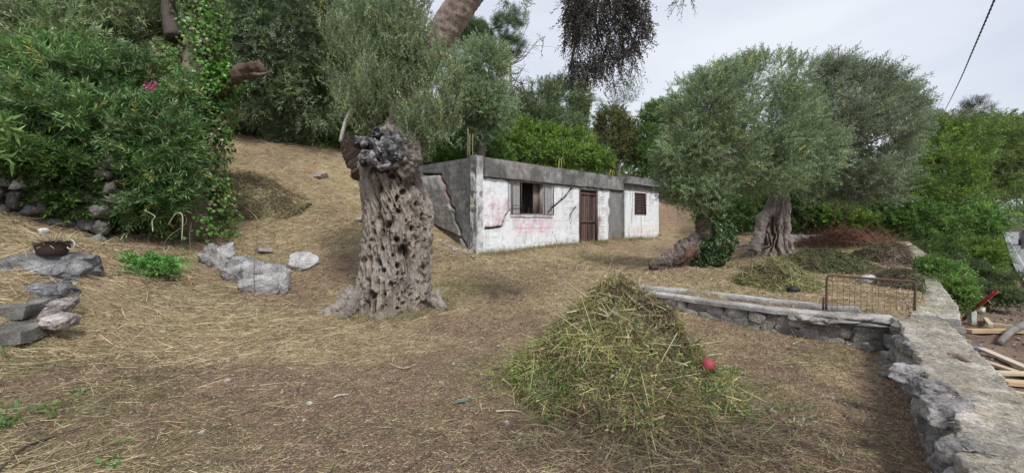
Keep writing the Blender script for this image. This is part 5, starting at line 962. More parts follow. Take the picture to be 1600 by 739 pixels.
# shrub behind/above the oleander
b = gp(90, 9.6)
tree('shrub', 'tall grey-green leafy tree filling the upper left corner above the oleander', 'tree', b, [b - V(0, 0, .1), P(95, 200, 9.6), P(110, 100, 9.5)], [.16, .13, .1], [(60, 40, 9.3, 110, 70, 1.3), (180, 30, 9.5, 100, 60, 1.2), (-40, 90, 9.0, 90, 100, 1.3), (250, 50, 9.6, 60, 60, 1), (90, 60, 8.8, 120, 40, .8), (20, 200, 9, 80, 60, 1)], 5200, .45, 18, .12, .028, [(.25, .34, .16), (.30, .38, .20), (.18, .27, .12), (.36, .42, .26)], 602, updir=.5, thr=-.22, freq=1.1)
b = gp(215, 8.4)
tree('shrub', 'dark-leaved shrub added as shade in the gap beneath the oleander', 'shrub', b, [b - V(0, 0, .1), P(215, 330, 8.4), P(215, 310, 8.4)], [.05, .04, .03], [(110, 285, 8.0, 45, 45, .5), (165, 300, 8.3, 45, 40, .5), (225, 295, 8.4, 45, 45, .5), (275, 290, 8.6, 35, 50, .5), (90, 320, 7.3, 34, 28, .4), (60, 250, 6.6, 60, 26, .3), (110, 300, 7.0, 40, 40, .4), (20, 232, 6.2, 40, 14, .3)], 4200, .3, 16, .09, .03, GREEND, 606, updir=.3, thr=-.5, freq=1.6, crown_name='foliage')  # dark foliage added to stand for the shade under the oleander
b = gp(420, 19)
tree('evergreen_tree', 'tall dark evergreen wall of foliage closing the sky behind the drooping olive', 'tree', b, [b - V(0, 0, .1), P(420, 150, 19), P(420, 60, 19)], [.3, .25, .2], [(330, 60, 18, 100, 90, 2), (460, 60, 19, 110, 90, 2), (570, 60, 19, 90, 90, 2), (400, -60, 18, 200, 70, 2.5), (200, 60, 17, 110, 100, 2), (50, 60, 16, 110, 110, 2), (560, 150, 19, 80, 60, 2), (140, -60, 16, 200, 70, 2.5), (430, 160, 18.5, 120, 50, 1.8)], 9000, .75, 15, .18, .06, GREENM + OLIVE_DK, 607, updir=.4, thr=-.45, freq=.7, shell=.35, tw=0)
# bright twig at the very left edge
b = gp(8, 3.7); tb = thing('sapling', 'bright green long-leaved sapling tip poking in at the left edge', 'sapling', b)
m = MB(); tube(m, [b, b + V(-.25, .0, .6), P(-30, 260, 3.6), P(0, 200, 3.6)], [.012, .01, .008, .004], 20, 6, 0, 1, 2, col=(.2, .25, .1)); build(m, 'stem', M_bark2, tb)
m = MB(); crown(m, blobs_px([(0, 200, 3.6, 18, 14, .1), (-12, 235, 3.6, 14, 14, .1), (-30, 190, 3.6, 20, 20, .1)]), 15, .15, 8, .13, .028, [(.22, .38, .10), (.16, .30, .08), (.30, .45, .14)], 610, updir=.4, thr=-1, spread=1.0); build(m, 'foliage', M_leaf, tb)
# ivy tree
b = gp(295, 8.6)
iv = thing('ivy_tree', 'old tree fully wrapped in bright green ivy with one bare sawn branch reaching right', 'tree', b)
m = MB(); tube(m, [b - V(0, 0, .1), P(295, 270, 8.6), P(292, 200, 8.6), P(300, 130, 8.6), P(312, 50, 8.6), P(315, -60, 8.5)], [.36, .32, .30, .26, .18, .12], 80, 24, .12, 8, 4, colf=barkcol((.2, .16, .13), 4))
tube(m, [P(272, 60, 8.4), P(265, 20, 8.5), P(258, -40, 8.5)], [.16, .13, .1], 20, 14, .12, 8, 4, col=(.09, .08, .07)); build(m, 'trunk', M_bark2, iv)
m = MB(); tube(m, [P(300, 190, 8.6), P(325, 150, 8.5), P(350, 130, 8.4), P(380, 113, 8.3), P(408, 104, 8.25)], [.17, .16, .14, .12, .11], 60, 30, .2, 8, 5, colf=barkcol((.14, .10, .075), 5), disp=.035); tube(m, [P(385, 114, 8.3), P(405, 117, 8.2), P(425, 112, 8.2)], [.05, .03, .01], 12, 6, .1, 4, 5, col=(.2, .16, .13)); build(m, 'branch', M_bark, iv)
def ivy_leaves(m, path, rad, n, size, seed, cols=IVY, thick=.12):
    r = np.random.default_rng(seed); c = spline(path, 100); rr4 = np.interp(np.linspace(0, 1, 100), np.linspace(0, 1, len(rad)), rad); i = r.integers(0, 100, n); a = r.uniform(0, 6.283, n); t = nrm(np.gradient(c, axis=0))[i]; u = nrm(np.cross(t, V(.1, 1, .05))); w_ = np.cross(t, u)
    d = u * np.cos(a)[:, None] + w_ * np.sin(a)[:, None]; lump = 1 + .6 * fbm(c[i] * 1.5 + d * 1.2, seed, 3); p = c[i] + d * (rr4[i] * lump + r.uniform(-.3, 1, n) * thick)[:, None] + t * r.normal(size=(n, 1)) * .05
    kp = fbm(p * 1.9 + 3, seed + 9, 3) > (-.14 if seed < 615 else -9); p, d, t, c_i = p[kp], d[kp], t[kp], 0; n = len(p)
    ld = nrm(d * .5 + V(0, 0, -.6) + r.normal(size=(n, 3)) * .5); sn = nrm(np.cross(ld, d + r.normal(size=(n, 3)) * .4)); L = size * r.uniform(.5, 1.3, n); br = 1 + .35 * fbm(p * 2.5, seed + 2, 3); cc = np.array(cols)[r.integers(0, len(cols), n)] * (r.uniform(.75, 1.25, n) * br)[:, None]
    nn2 = np.cross(ld, sn); mid = p + ld * (L * .35)[:, None]
    v = np.stack([p, mid - sn * (L * .5)[:, None], p + ld * L[:, None] + nn2 * (L * .1)[:, None], mid + sn * (L * .5)[:, None]], 1); m.add(v.reshape(-1, 3), np.arange(n)[:, None] * 4 + np.arange(4)[None], np.repeat(cc, 4, 0))
m = MB(); ivy_leaves(m, [P(297, 372, 8.55), P(294, 280, 8.6), P(292, 200, 8.6), P(300, 130, 8.6), P(312, 50, 8.6), P(315, -60, 8.5)], [.54, .52, .46, .36, .14, .09], 26000, .07, 611, cols=IVY + [(.22, .24, .10), (.16, .13, .08)], thick=.42)
ivy_leaves(m, [P(300, 190, 8.6), P(325, 150, 8.5), P(350, 125, 8.4), P(368, 112, 8.3)], [.35, .28, .2, .1], 6000, .07, 612); build(m, 'ivy', M_waxleaf, iv)
# dark olive trees behind
for (args) in [
    ('olive_tree', 'dark drooping olive tree filling the top between ivy tree and big trunk', 15.4, 480, [(430, 40, 13.5, 90, 80, 1.6), (490, 130, 14, 50, 70, 1.1), (400, 130, 13.8, 60, 60, 1.2), (360, 40, 13.5, 60, 60, 1.2), (470, -40, 13, 120, 70, 1.8), (440, 165, 14.5, 70, 38, 1), (540, 40, 14.5, 70, 80, 1.3), (330, 90, 14, 40, 70, 1)], OLIVE_DK + OLIVE[:3], 8500, 621, .5, .11),
    ('olive_tree', 'grey-green olive shrub behind the mound crest, right of the ivy tree', 16.0, 380, [(385, 165, 15.5, 60, 45, 1.5), (350, 190, 15, 40, 30, 1), (430, 150, 16, 50, 40, 1.3)], [(.17, .25, .13), (.13, .20, .10), (.20, .28, .15)], 2600, 622, .5, .11),
    ('olive_tree', 'upright silver-green young olive on the mound crest', 14.8, 462, [(462, 190, 14.8, 32, 38, .8), (445, 205, 14.6, 22, 24, .6)], [(.22, .30, .19), (.18, .26, .15), (.27, .34, .22)], 1500, 623, .5, .09),
    ('olive_tree', 'shadowy evergreen behind the mound, directly left of the big trunk', 16.5, 530, [(530, 170, 16, 50, 70, 1.5), (510, 220, 15.5, 45, 22, 1), (560, 130, 16.5, 40, 60, 1.5), (600, 200, 17, 60, 60, 1.5)], GREENM, 2800, 624, .5, .11)]:
    nm, lb, Y, px, bl, cols, n, sd, L, ll = args; b = gp(px, Y); top = P(bl[0][0], bl[0][1] + 20, bl[0][2])
    tree(nm, lb, 'tree', b, [b - V(0, 0, .2), (b + top) / 2 + V(.1, 0, 0), top], [.22, .17, .1], bl, n, L, 16, ll, ll * .26, cols, sd, updir=.35 if sd != 621 else -.1, thr=-.2, freq=1.1)
# ------------------------------------------------------------------ trees behind the hut
far = [
    ('olive_tree', 'pale grey-green olive tree beside the hut roof, right of the big trunk', 16.5, 745, [(750, 110, 16, 42, 50, 1.2), (760, 170, 16, 45, 45, 1.2), (730, 200, 16.2, 40, 35, 1), (775, 95, 16.4, 22, 28, .7), (745, 150, 15.6, 45, 40, 1)], OLIVE, 3600, 631, .5, .10, .028, .4, -.2),
    ('pine_tree', 'dark umbrella pine with bare side twigs rising behind the pale olive', 27, 780, [(735, 50, 27, 32, 16, 1.3), (762, 65, 27, 35, 20, 1.5), (790, 40, 27, 22, 16, 1), (808, 30, 27, 16, 14, .8), (722, 78, 27, 20, 12, 1), (800, 70, 27, 18, 14, 1)], [(.09, .15, .055), (.12, .18, .07), (.07, .115, .05)], 1500, 632, .55, .22, .016, .5, -.1),
    ('evergreen_tree', 'round-topped olive-green tree in the middle of the skyline behind the hut', 27, 850, [(845, 165, 27, 62, 34, 2.2), (880, 150, 27.5, 38, 28, 1.8), (815, 180, 26, 40, 26, 1.6), (860, 190, 25, 60, 24, 1.5)], [(.14, .20, .09), (.11, .16, .07), (.17, .23, .11), (.20, .26, .13)], 3400, 633, .55, .13, .035, .4, -.2),
    ('evergreen_tree', 'narrow upright tree with a bright mossy green edge against the sky', 30, 908, [(908, 150, 30, 18, 28, 1.1), (905, 180, 30, 16, 30, 1.1)], [(.19, .27, .07), (.23, .31, .09), (.11, .16, .05)], 900, 634, .5, .13, .04, .5, -.3),
    ('leafy_shrub', 'bright green leafy thicket directly above the hut roof beam', 20.5, 850, [(795, 228, 19.5, 32, 26, .9), (840, 238, 19.3, 34, 22, .9), (885, 240, 19.6, 30, 20, .9), (768, 205, 20, 24, 28, .9), (815, 205, 20.5, 22, 22, .9), (852, 208, 21, 22, 16, .8), (876, 218, 20.6, 18, 16, .8), (915, 238, 20.5, 22, 20, .8), (935, 250, 21, 24, 16, .8), (745, 230, 19.5, 24, 20, .8), (905, 214, 21, 12, 12, .6)], GREENB + [(.12, .22, .06)], 3600, 635, .5, .12, .05, .35, -.2),
    ('leafy_shrub', 'darker green undergrowth behind the left end of the hut roof', 18, 705, [(705, 225, 17.5, 45, 22, 1), (760, 240, 18, 45, 20, 1), (670, 215, 17, 30, 25, 1)], GREENM, 1900, 636, .45, .11, .04, .35, -.2),
    ('evergreen_tree', 'brownish green tree with dense crown right of the bright thicket', 25, 955, [(955, 195, 25, 26, 28, 1.2), (950, 235, 24, 30, 28, 1.2), (975, 215, 24.5, 22, 30, 1)], [(.18, .19, .08), (.14, .17, .07), (.21, .23, .09), (.09, .12, .05)], 2000, 637, .5, .12, .04, .4, -.2),
    ('evergreen_tree', 'dark evergreen tree between hut roof and the right olives', 25, 1005, [(1000, 215, 25, 30, 45, 1.4), (1030, 190, 26, 30, 36, 1.4), (1020, 250, 24, 36, 26, 1.2)], GREENM + GREEND, 2600, 638, .5, .12, .035, .4, -.2),
    ('poplar_tree', 'thin wispy tree with sparse crown showing sky, above the brownish tree', 32, 965, [(960, 158, 32, 28, 14, 1), (980, 148, 32, 20, 12, 1), (945, 170, 32, 20, 8, 1)], [(.16, .19, .13), (.12, .15, .1)], 150, 639, .7, .12, .03, .6, -.3),
    ('evergreen_tree', 'mid green tree behind the crown of the left one of the right olives', 26, 1070, [(1060, 190, 26, 40, 40, 1.6), (1100, 240, 25, 60, 50, 1.6), (1160, 280, 24, 70, 40, 1.6), (1080, 280, 24, 60, 26, 1.4)], GREENM, 2900, 640, .55, .13, .04, .4, -.2),
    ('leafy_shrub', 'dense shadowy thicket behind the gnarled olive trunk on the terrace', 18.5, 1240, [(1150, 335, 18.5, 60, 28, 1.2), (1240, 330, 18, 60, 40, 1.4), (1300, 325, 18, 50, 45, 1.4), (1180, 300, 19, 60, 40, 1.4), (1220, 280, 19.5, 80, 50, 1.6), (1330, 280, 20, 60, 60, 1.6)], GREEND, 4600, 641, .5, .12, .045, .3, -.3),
    ('leafy_shrub', 'bright green bush behind the brush pile at the terrace end', 16.6, 1335, [(1325, 342, 16.6, 30, 18, .8), (1360, 350, 16.6, 30, 18, .8), (1300, 335, 16.8, 16, 18, .6)], GREENB, 1100, 642, .4, .11, .045, .4, -.2)]
for (nm, lb, Y, px, bl, cols, n, sd, L, ll, lw_, up, thr) in far:
    b = gp(px, Y); top = P(bl[0][0], bl[0][1] + 8, bl[0][2]); tree(nm, lb, 'tree' if 'tree' in nm else 'shrub', b, [b - V(0, 0, .3), (b + top) / 2 + V(.15, 0, 0), top], [.22, .17, .1] if 'tree' in nm else [.08, .06, .04], bl, n, L, 16 if nm != 'pine_tree' else 34, ll, lw_, cols, sd, updir=up, thr=thr, freq=.8, shell=.45, crown_name='crown' if 'tree' in nm else 'foliage', spread=.75 if nm != 'pine_tree' else 1.1)
bt = thing('dead_tree', 'bare grey twigs of a dead tree beside the umbrella pine', 'tree', gp(815, 26)); m = MB(); r = np.random.default_rng(3); B0 = bt.location; p0 = V(B0[0], B0[1], B0[2])
tube(m, [p0, P(800, 150, 26), P(797, 90, 26)], [.16, .12, .05], 14, 8, .1, 4, 2, col=(.2, .17, .15)); build(m, 'trunk', M_bark2, bt)
m = MB()
for (a, b_, c_) in ((90, 830, 65), (92, 838, 66), (105, 822, 100), (118, 818, 105), (80, 820, 50), (130, 812, 105), (125, 806, 135), (75, 828, 82), (110, 832, 128)):
    q0 = P(798, a + 10, 26); q1 = P(b_, c_, 26); tube(m, [q0, (q0 + q1) / 2 + V(0, 0, -.3), q1], [.05, .03, .01], 9, 5, .1, 3, 3, col=(.15, .13, .12))
    for j in range(6): t = r.uniform(.4, 1); s_ = q0 + (q1 - q0) * t; tube(m, [s_, s_ + r.normal(size=3) * V(.5, .3, .3)], [.015, .005], 3, 3, 0, 1, 1, col=(.15, .13, .12), cap=False)
build(m, 'twigs', M_bark2, bt)
# ------------------------------------------------------------------ the two olives on the terrace
b = gp(1098, 9.5)
t2 = thing('olive_tree', 'ivy-covered leaning olive on the terrace nearer the hut, its dead split root beside the base', 'tree', b)
path2 = [b - V(0, 0, .1), P(1110, 385, 9.5), P(1112, 360, 9.5), P(1106, 335, 9.5), P(1105, 300, 9.5), P(1120, 260, 9.5)]
m = MB(); tube(m, path2, [.26, .34, .32, .24, .24, .18], 70, 40, .12, 8, 6, colf=barkcol((.22, .18, .14), 6), disp=.03); tk2 = build(m, 'trunk', M_bark, t2)
m = MB(); tube(m, [P(1092, 372, 9.5), P(1078, 388, 9.35), P(1055, 403, 9.25), P(1028, 413, 9.2), P(1015, 417, 9.15)], [.12, .19, .16, .10, .03], 120, 60, .35, 12, 7, colf=barkcol((.24, .20, .18), 7), disp=.05, dfreq=10)
tube(m, [P(1085, 385, 9.2), P(1072, 400, 9.1), P(1060, 412, 9.05)], [.10, .09, .03], 30, 16, .3, 12, 8, colf=barkcol((.15, .09, .07), 7)); build(m, 'dead_root', M_bark, t2)
m = MB(); ivy_leaves(m, [P(1098, 414, 9.45), P(1116, 382, 9.4), P(1114, 358, 9.5), P(1106, 335, 9.5), P(1105, 300, 9.5)], [.24, .40, .36, .22, .22], 15000, .05, 651, [(.05, .105, .03), (.07, .14, .04), (.035, .075, .025), (.12, .17, .07)], .08); build(m, 'ivy', M_waxleaf, t2)
bl2 = [(1105, 170, 9.6, 70, 65, 1.3), (1165, 140, 9.9, 75, 50, 1.4), (1070, 240, 9.4, 50, 55, 1.0), (1130, 240, 9.6, 70, 60, 1.3), (1200, 200, 10, 75, 65, 1.4), (1090, 300, 9.3, 55, 30, .8), (1180, 265, 9.8, 70, 40, 1.2), (1240, 240, 10.3, 60, 60, 1.3), (1155, 115, 10, 40, 20, .8), (1115, 118, 9.8, 26, 14, .6), (1065, 290, 9.3, 38, 30, .7)]
m = MB(); limbs(m, P(1118, 265, 9.5), blobs_px(bl2[:8]), .11, 5, 2, .25, (.2, .17, .15)); build(m, 'branch', M_bark2, t2)
m = MB(); crown(m, blobs_px(bl2), 10500, .34, 17, .062, .017, OLIVE, 652, updir=.5, outw=.8, thr=-.11, freq=1.6, shell=.45, wind=(.15, 0, 0), tw=.004); build(m, 'crown', M_leaf, t2)
m = MB(); crown(m, blobs_px([(1168, 100, 10, 12, 14, .3), (1190, 95, 10, 10, 12, .3), (1225, 90, 10.1, 10, 12, .3), (1245, 100, 10.1, 12, 10, .3), (1130, 108, 9.9, 10, 8, .3), (1090, 125, 9.8, 12, 10, .3), (1050, 170, 9.6, 10, 12, .3)]), 210, .35, 14, .06, .015, OLIVE_DK, 653, updir=1.4, outw=.2, wind=(.35, 0, 0), thr=-1, spread=.45); build(m, 'top_shoots', M_leaf, t2)
b = gp(1203, 11.4)
t3 = thing('olive_tree', 'gnarled olive with bare fluted grey trunk and dusty crown, in front of the brush pile', 'tree', b)
def fluted(rows, Y, seed, flutes=11, base=(.13, .10, .085), top=(.33, .28, .255), depth=.30, nu=300, nv=220):
    z = np.array([CAMZ + (345 - a) / F * Y for a, _, _ in rows]); l = np.array([(b - 800) / F * Y for _, b, _ in rows]); rr = np.array([(c - 800) / F * Y for _, _, c in rows])
    th = np.linspace(0, 2 * np.pi, nu, endpoint=False); zz = np.linspace(z[0], z[-1], nv); T, Z = np.meshgrid(th, zz, indexing='ij'); CX = np.interp(Z, z, (l + rr) / 2); HW = np.interp(Z, z, (rr - l) / 2); h = Z - z[0]
    q = np.stack([np.sin(T) * 1.2, np.cos(T) * 1.2, h * 1.6], -1); w_ = fbm(q * 1.3, seed, 3); a = T * flutes / (2 * np.pi) + .35 * h + 3.2 * w_ * np.sin(T / 2) ** .5 * 1.0
    fr = np.abs((a % 1) * 2 - 1); fl = sst(0, .75, fr); br = 1 - 2.2 * np.abs(fbm(q * V(4.5, 4.5, 1.6), seed + 4, 3)); amt = sst(1.75, .5, h) * .85 + .15
    R_ = HW * (1.06 - depth * amt * (1 - fl) + .10 * br * amt + .10 * fbm(q * 3, seed + 7, 4)) + .025 * fbm(q * V(9, 9, 4), seed + 8, 4); R_ = R_ * sst(-.02, .15, z[-1] - Z + .1)
    v = np.stack([CX + R_ * np.sin(T), Y - R_ * np.cos(T), Z], -1).reshape(-1, 3); n_ = fbm(q * V(6, 6, 2), seed + 9, 4)
    m = MB(); m.add(v, grid_faces(nu, nv, True), mixc(base, top, sst(-.2, .9, (.5 * fl + .4 * br + .6 * n_).ravel()))); return m
tk3 = build(fluted([(404, 1168, 1238), (396, 1173, 1234), (385, 1181, 1231), (370, 1187, 1229), (350, 1193, 1229), (330, 1196, 1231), (312, 1203, 1230), (295, 1208, 1229), (275, 1210, 1232), (255, 1212, 1232)], 11.4, 70, 14), 'trunk', M_bark, t3)
m = MB(); tube(m, [P(1213, 325, 11.3), P(1192, 340, 11.15), P(1186, 365, 11.1), P(1178, 392, 11.0)], [.09, .11, .12, .12], 60, 24, .25, 8, 31, colf=barkcol((.30, .26, .245), 31), disp=.03); tube(m, [P(1220, 300, 11.3), P(1205, 285, 11.2), P(1203, 265, 11.2)], [.08, .06, .05], 16, 10, .1, 6, 32, colf=barkcol((.25, .21, .19), 3)); build(m, 'side_stem', M_bark, t3)
bl3 = [(1300, 200, 11.4, 75, 65, 1.5), (1260, 130, 11.6, 65, 40, 1.3), (1340, 150, 11.6, 65, 45, 1.4), (1370, 215, 11.5, 55, 55, 1.3), (1320, 265, 11.4, 70, 40, 1.3), (1388, 170, 11.8, 38, 35, 1), (1240, 220, 11.3, 50, 60, 1.2), (1290, 110, 11.8, 26, 14, .7), (1365, 280, 11.5, 45, 36, 1), (1305, 305, 11.3, 45, 18, .7)]
m = MB(); limbs(m, P(1222, 268, 11.4), blobs_px(bl3[:8]), .14, 6, 2, .3, (.2, .17, .15)); build(m, 'branch', M_bark2, t3)
DUSTY = [(0.29, 0.366, 0.229), (0.234, 0.307, 0.187), (0.344, 0.43, 0.29), (0.178, 0.236, 0.144), (0.256, 0.281, 0.2)]
m = MB(); crown(m, blobs_px(bl3), 8600, .40, 17, .072, .019, DUSTY, 662, updir=.5, outw=.8, thr=-.08, freq=1.4, shell=.4, wind=(.28, 0, 0), tw=.004); build(m, 'crown', M_leaf, t3)
m = MB(); crown(m, blobs_px([(1328, 105, 11.8, 14, 14, .4), (1345, 112, 11.8, 14, 14, .4), (1380, 130, 11.9, 16, 10, .4), (1408, 138, 12, 14, 8, .3), (1424, 160, 12, 14, 8, .3), (1434, 182, 12, 14, 8, .3), (1310, 100, 11.8, 10, 8, .3), (1330, 92, 11.8, 10, 10, .3)]), 240, .5, 15, .07, .017, OLIVE_DK, 663, updir=.9, outw=.2, wind=(.9, 0, 0), thr=-1, spread=.5); build(m, 'top_shoots', M_leaf, t3)
# ------------------------------------------------------------------ trees on the right, beyond the wall
right = [
    ('leafy_tree', 'light green feathery tree beyond the far wall end, in front of its row', 17.5, 1450, [(1450, 260, 17.5, 55, 50, 1.6), (1420, 300, 17, 50, 40, 1.4), (1490, 230, 18, 45, 45, 1.5), (1470, 310, 17, 60, 30, 1.4)], GREENB + [(.15, .22, .07)], 3600, 671, .55, .11, .035),
    ('leafy_tree', 'yellow-green tall tree by the road at the right edge', 20, 1545, [(1540, 230, 20, 55, 45, 1.7), (1578, 262, 20, 36, 40, 1.4), (1530, 290, 19.5, 50, 45, 1.5), (1600, 215, 21, 40, 35, 1.5), (1560, 200, 20.5, 30, 24, 1)], [(.23, .32, .09), (.18, .27, .07), (.28, .37, .13), (.14, .21, .07)], 3800, 672, .55, .12, .035),
    ('leafy_tree', 'mid green undergrowth tree in the shade beneath the feathery trees', 16, 1480, [(1440, 350, 15.8, 55, 28, 1.2), (1500, 340, 16.2, 50, 35, 1.3), (1518, 352, 16.5, 30, 26, 1.1), (1400, 335, 16.5, 40, 30, 1.2), (1380, 300, 17.5, 40, 40, 1.2)], GREENM + [(.08, .15, .04)], 3600, 673, .5, .11, .04),
    ('pine_tree', 'dark conifer top rising over the green trees at right', 36, 1525, [(1525, 172, 36, 20, 12, 1.3), (1522, 160, 36, 12, 9, 1), (1535, 190, 36, 24, 12, 1.4), (1515, 200, 36, 30, 14, 1.5)], [(.05, .08, .035), (.04, .06, .03)], 700, 674, .6, .22, .02),
    ('leafy_tree', 'brown-grey thin leaved tree just right of the dusty olive crown', 21, 1465, [(1450, 205, 21, 45, 25, 1.4), (1480, 195, 21, 35, 20, 1.2), (1440, 235, 20, 40, 25, 1.2)], [(.22, .23, .15), (.26, .27, .17), (.17, .19, .12)], 1700, 675, .6, .12, .026),
    ('leafy_tree', 'pale distant tree over the road at the very right edge', 40, 1598, [(1600, 300, 40, 30, 45, 2.5), (1630, 260, 40, 50, 60, 3), (1616, 338, 42, 24, 12, 2)], [(.26, .33, .17), (.32, .38, .24)], 1400, 676, .8, .2, .07)]
for (nm, lb, Y, px, bl, cols, n, sd, L, ll, lw_) in right:
    b = gp(px, Y); top = P(bl[0][0], bl[0][1] + 10, bl[0][2]); tree(nm, lb, 'tree', b, [b - V(0, 0, .3), (b + top) / 2 + V(.15, 0, 0), top], [.17, .13, .08], bl, n, L, 16, ll, lw_, cols, sd, updir=.35, thr=-.22, freq=.8, shell=.4, spread=.75 if nm != 'pine_tree' else 1.1)
for k, (px, Y, bl, lb, cols) in enumerate([
    (1470, 8.7, [(1462, 430, 8.7, 26, 20, .5), (1480, 455, 8.0, 24, 16, .4)], 'low fresh green bush pressed against the far wall', GREENM + [(.13, .2, .06)]),
    (1520, 10.5, [(1515, 425, 10.5, 38, 22, .8), (1500, 450, 9.5, 30, 16, .6), (1540, 458, 9.6, 32, 12, .6)], 'loose green brush heap with leafy cut branches beyond the wall', [(.11, .17, .06), (.15, .2, .09), (.08, .12, .05)]),
    (1560, 12.5, [(1532, 408, 12.5, 18, 20, .7), (1526, 390, 13, 20, 14, .7), (1538, 432, 11.5, 16, 14, .6)], 'feathery green roadside bush beside the grey road', GREENB),
    (1450, 13.5, [(1455, 395, 13.0, 30, 12, .8), (1500, 385, 14, 40, 16, .9), (1430, 378, 15, 20, 14, .8)], 'dark low scrub in the shade at the far wall end', GREEND)]):
    b = gp(px, Y); tree('bush', lb, 'shrub', b, [b - V(0, 0, .1), b + V(0, 0, .25), P(bl[0][0], bl[0][1] + 6, bl[0][2])], [.05, .04, .03], blobs_px and bl, 1500, .32, 15, .075, .024, cols, 680 + k, updir=.35, thr=-.25, freq=1.6, crown_name='foliage')
# treeline closing the view, far off
m = MB(); r = np.random.default_rng(70); blf = []
for k in range(46):
    a = -64 + k * 2.9; rad = 46 + r.uniform(-4, 6); x, y = rad * math.sin(math.radians(a)), rad * math.cos(math.radians(a)); zt_ = zs(x, y)
    if 45 < a < 56: continue
    blf.append((V(x, y, zt_ + 2.0), V(3.2, 2.5, 3.2 * r.uniform(.8, 1.1))))
crown(m, blf, 9000, .9, 12, .35, .14, GREENM + GREEND, 700, thr=-.4, freq=.4, shell=.5, tw=.0); tag(build(m, 'woods', M_leaf, loc=(0, 46, 4)), 'far green woods closing the hillside behind the garden', 'woods', kind='stuff')
# hillside undergrowth behind everything, hides bare ground
m = MB(); blf = []
for k in range(60):
    x = r.uniform(-22, 24); y = r.uniform(19, 33); 
    rel = V(x, y) - HC[:2]; 
    if x > 16 and y < 24: continue
    if 4 < x < 13 and y < 25: continue
    if x < -2 and y < 21: pass
    blf.append((V(x, y, zs(x, y) + .5), V(1.6, 1.4, 1.0 * r.uniform(.7, 1.3))))
for k in range(16):
    x = -18 + k * 1.15; y = 18 + r.uniform(-.6, 1.5); blf.append((V(x, y, zs(x, y) + .5), V(1.2, 1., 1.1)))
crown(m, blf, 6000, .6, 13, .17, .06, GREEND + GREENM, 701, thr=-.4, freq=.7, shell=.4); tag(build(m, 'undergrowth', M_leaf, loc=(0, 24, 4)), 'dense dark undergrowth covering the hillside behind hut and mound', 'undergrowth', kind='stuff')

# ------------------------------------------------------------------ small plants
b = gp(232, 6.7); vt = thing('vetch_plant', 'bright green arching leafy plant left of the craggy outcrop', 'plant', b); r = np.random.default_rng(31)
m = MB(); n = 170; base = np.stack([b[0] + r.normal(size=n) * .22, b[1] + r.normal(size=n) * .12, np.full(n, b[2])], -1); tgt = np.stack([b[0] + r.normal(size=n) * .40, b[1] - .05 + r.normal(size=n) * .22, b[2] + .35 + r.uniform(0, .3, n)], -1); D = nrm(tgt - base); sprigs(m, base, D, r.uniform(.4, .75, n), 26, .065, .022, [(.13, .36, .08), (.09, .26, .06), (.20, .44, .11)], r, 1.25, .5, (.12, .2, .06), .004); build(m, 'foliage', M_waxleaf, vt)
b = gp(205, 6.2); m = MB(); n = 60; base = np.stack([b[0] + r.normal(size=n) * .35, b[1] + r.normal(size=n) * .2, np.full(n, b[2])], -1); sprigs(m, base, nrm(r.normal(size=(n, 3)) + V(0, 0, .8)), r.uniform(.12, .3, n), 14, .045, .018, [(.09, .2, .06), (.07, .14, .05), (.14, .22, .09)], r, 1.1, .4, (.12, .2, .06), .003); tag(build(m, 'weed', M_leaf, loc=b), 'low dull green weeds between the bright plant and the flat boulder', 'weeds', kind='stuff')
lb_ = P(15, 650, 2.95); m = MB(); n = 34; x = -3.5 + r.normal(size=n) * .10; y = 2.8 + r.normal(size=n) * .18; sprigs(m, np.stack([x, y, zg(x, y)], -1), nrm(r.normal(size=(n, 3)) * V(1, 1, .5) + V(0, 0, .7)), r.uniform(.06, .16, n), 8, .06, .022, [(.22, .30, .11), (.12, .22, .10), (.25, .34, .12)], r, 1.0, .3, (.14, .22, .08), .003); tag(build(m, 'weed', M_leaf, loc=(-3.4, 2.8, .2)), 'pale green broad weeds at the lower left edge', 'weeds', kind='stuff')
for k, (px, py, lab) in enumerate([(192, 688, 'tiny green seedling on the brown mulch at lower left'), (125, 630, 'small pale green leaf clump in the straw near the left edge'), (175, 715, 'flat grey-green weed by the lowest twig')]):
    Y = (1.6 - .12) * F / (py - 345); p = gp(px, Y); m = MB(); n = 7; sprigs(m, np.tile(p, (n, 1)) + r.normal(size=(n, 3)) * V(.025, .02, 0), nrm(r.normal(size=(n, 3)) * V(1, 1, .3) + V(0, 0, .4)), r.uniform(.03, .07, n), 4, .04, .022, [(.16, .32, .08), (.22, .34, .14)], r, .9, .1, (.14, .22, .08), .002); tag(build(m, 'seedling', M_leaf, loc=p), lab, 'seedling', kind='thing')
